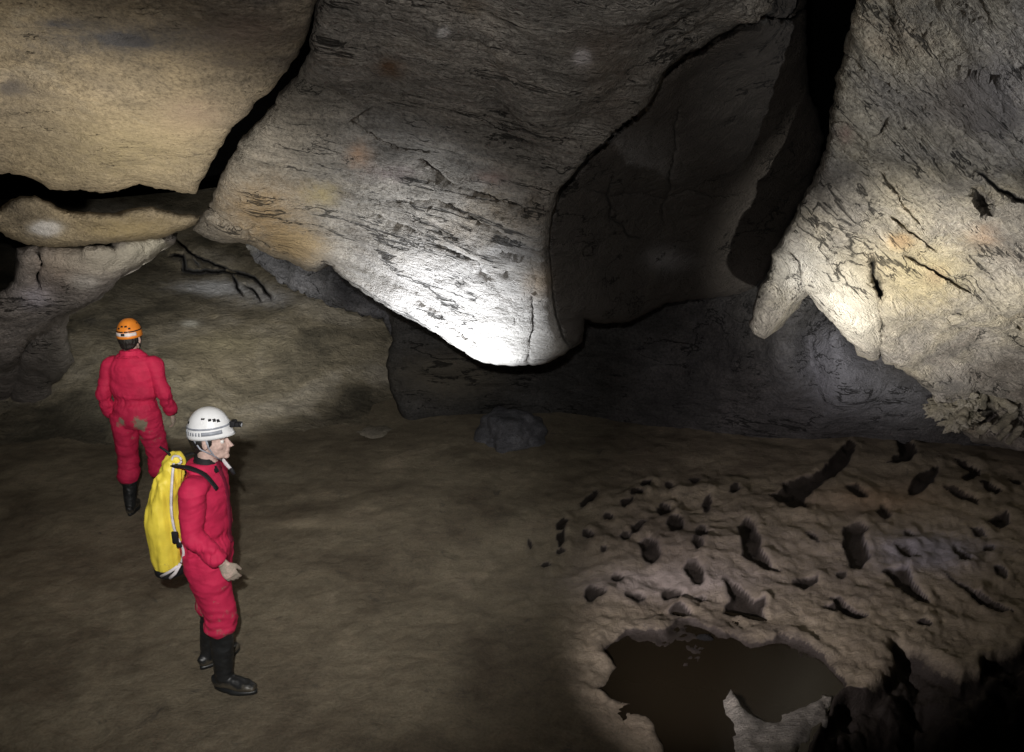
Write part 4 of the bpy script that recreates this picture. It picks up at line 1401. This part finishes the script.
# ------------------------------------------------------------------ camera, world, lamps
cam = bpy.data.cameras.new('camera')
cam.sensor_width = 36
cam.lens = 36 * F / 1024
cam.clip_end = 200
co = bpy.data.objects.new('camera', cam)
COL.objects.link(co)
co.location = (0, 0, H)
co.rotation_euler = (math.radians(90) - PITCH, 0, 0)
SC.camera = co

w = bpy.data.worlds.new('World')
SC.world = w
w.use_nodes = True
w.node_tree.nodes['Background'].inputs[0].default_value = (.9, .95, 1, 1)
w.node_tree.nodes['Background'].inputs[1].default_value = 0.0


def spot(name, pos, target, energy, deg, blend, col, rad=.03):
    l = bpy.data.lights.new(name, 'SPOT')
    l.energy = energy
    l.spot_size = math.radians(deg)
    l.spot_blend = blend
    l.color = col
    l.shadow_soft_size = rad
    o = bpy.data.objects.new(name, l)
    COL.objects.link(o)
    o.location = pos
    d = Vector(target) - Vector(pos)
    o.rotation_euler = d.to_track_quat('-Z', 'Y').to_euler()
    return o


def ptz(u, v, z): return Vector(at_z([(u, v)], z)[0])


COLD = (.93, .96, 1.0)
WARM = (1.0, .93, .80)
# the photographer's lamp above and left of the camera, and an added wide fill
spot('camera_lamp', (-.14, .0, 3.42), ptz(268, 485, 0), 900, 51, 1.0, (1, .97, .92))
spot('camera_fill', (-.10, .0, 3.40), pt(520, 165, 6.2), 285, 88, 1.0, (1, .96, .92))
# a lamp set low in front of the hanging lobe, shining up
spot('boulder_lamp', (-.75, 5.5, .35), pt(440, 312, 6.3), 620, 66, 1.0, COLD)
# lamp aimed at the right wall, and an added fill for its upper part
spot('wall_lamp', (1.7, 3.6, 1.0), pt(915, 300, 6.4), 1250, 56, 1.0, (1, .97, .90))
spot('upper_wall_fill', (3.0, 2.6, 1.9), pt(1000, 110, 4.7), 230, 48, 1.0, COLD)
# a lamp shining up on the left slab
spot('slab_lamp', (-2.2, 4.4, 1.95), pt(130, 165, 6.4), 200, 125, 1.0, WARM)
# the far caver's cap lamp, on the slope in front of him
spot('cap_lamp', (-3.2, 7.0, 1.66), pt(225, 335, 11.0), 440, 80, 1.0, (1, .97, .88))
# hand lamp over the pitted crust
spot('floor_lamp', (-.2, 2.5, 1.15), ptz(815, 525, 0), 640, 54, 1.0, (1, .90, .92))

vs = SC.view_settings
vs.view_transform = 'Standard'
vs.look = 'None'
vs.exposure = 0
vs.gamma = 1
SC.render.film_transparent = False
SC.cycles.max_bounces = 4
SC.cycles.use_denoising = True
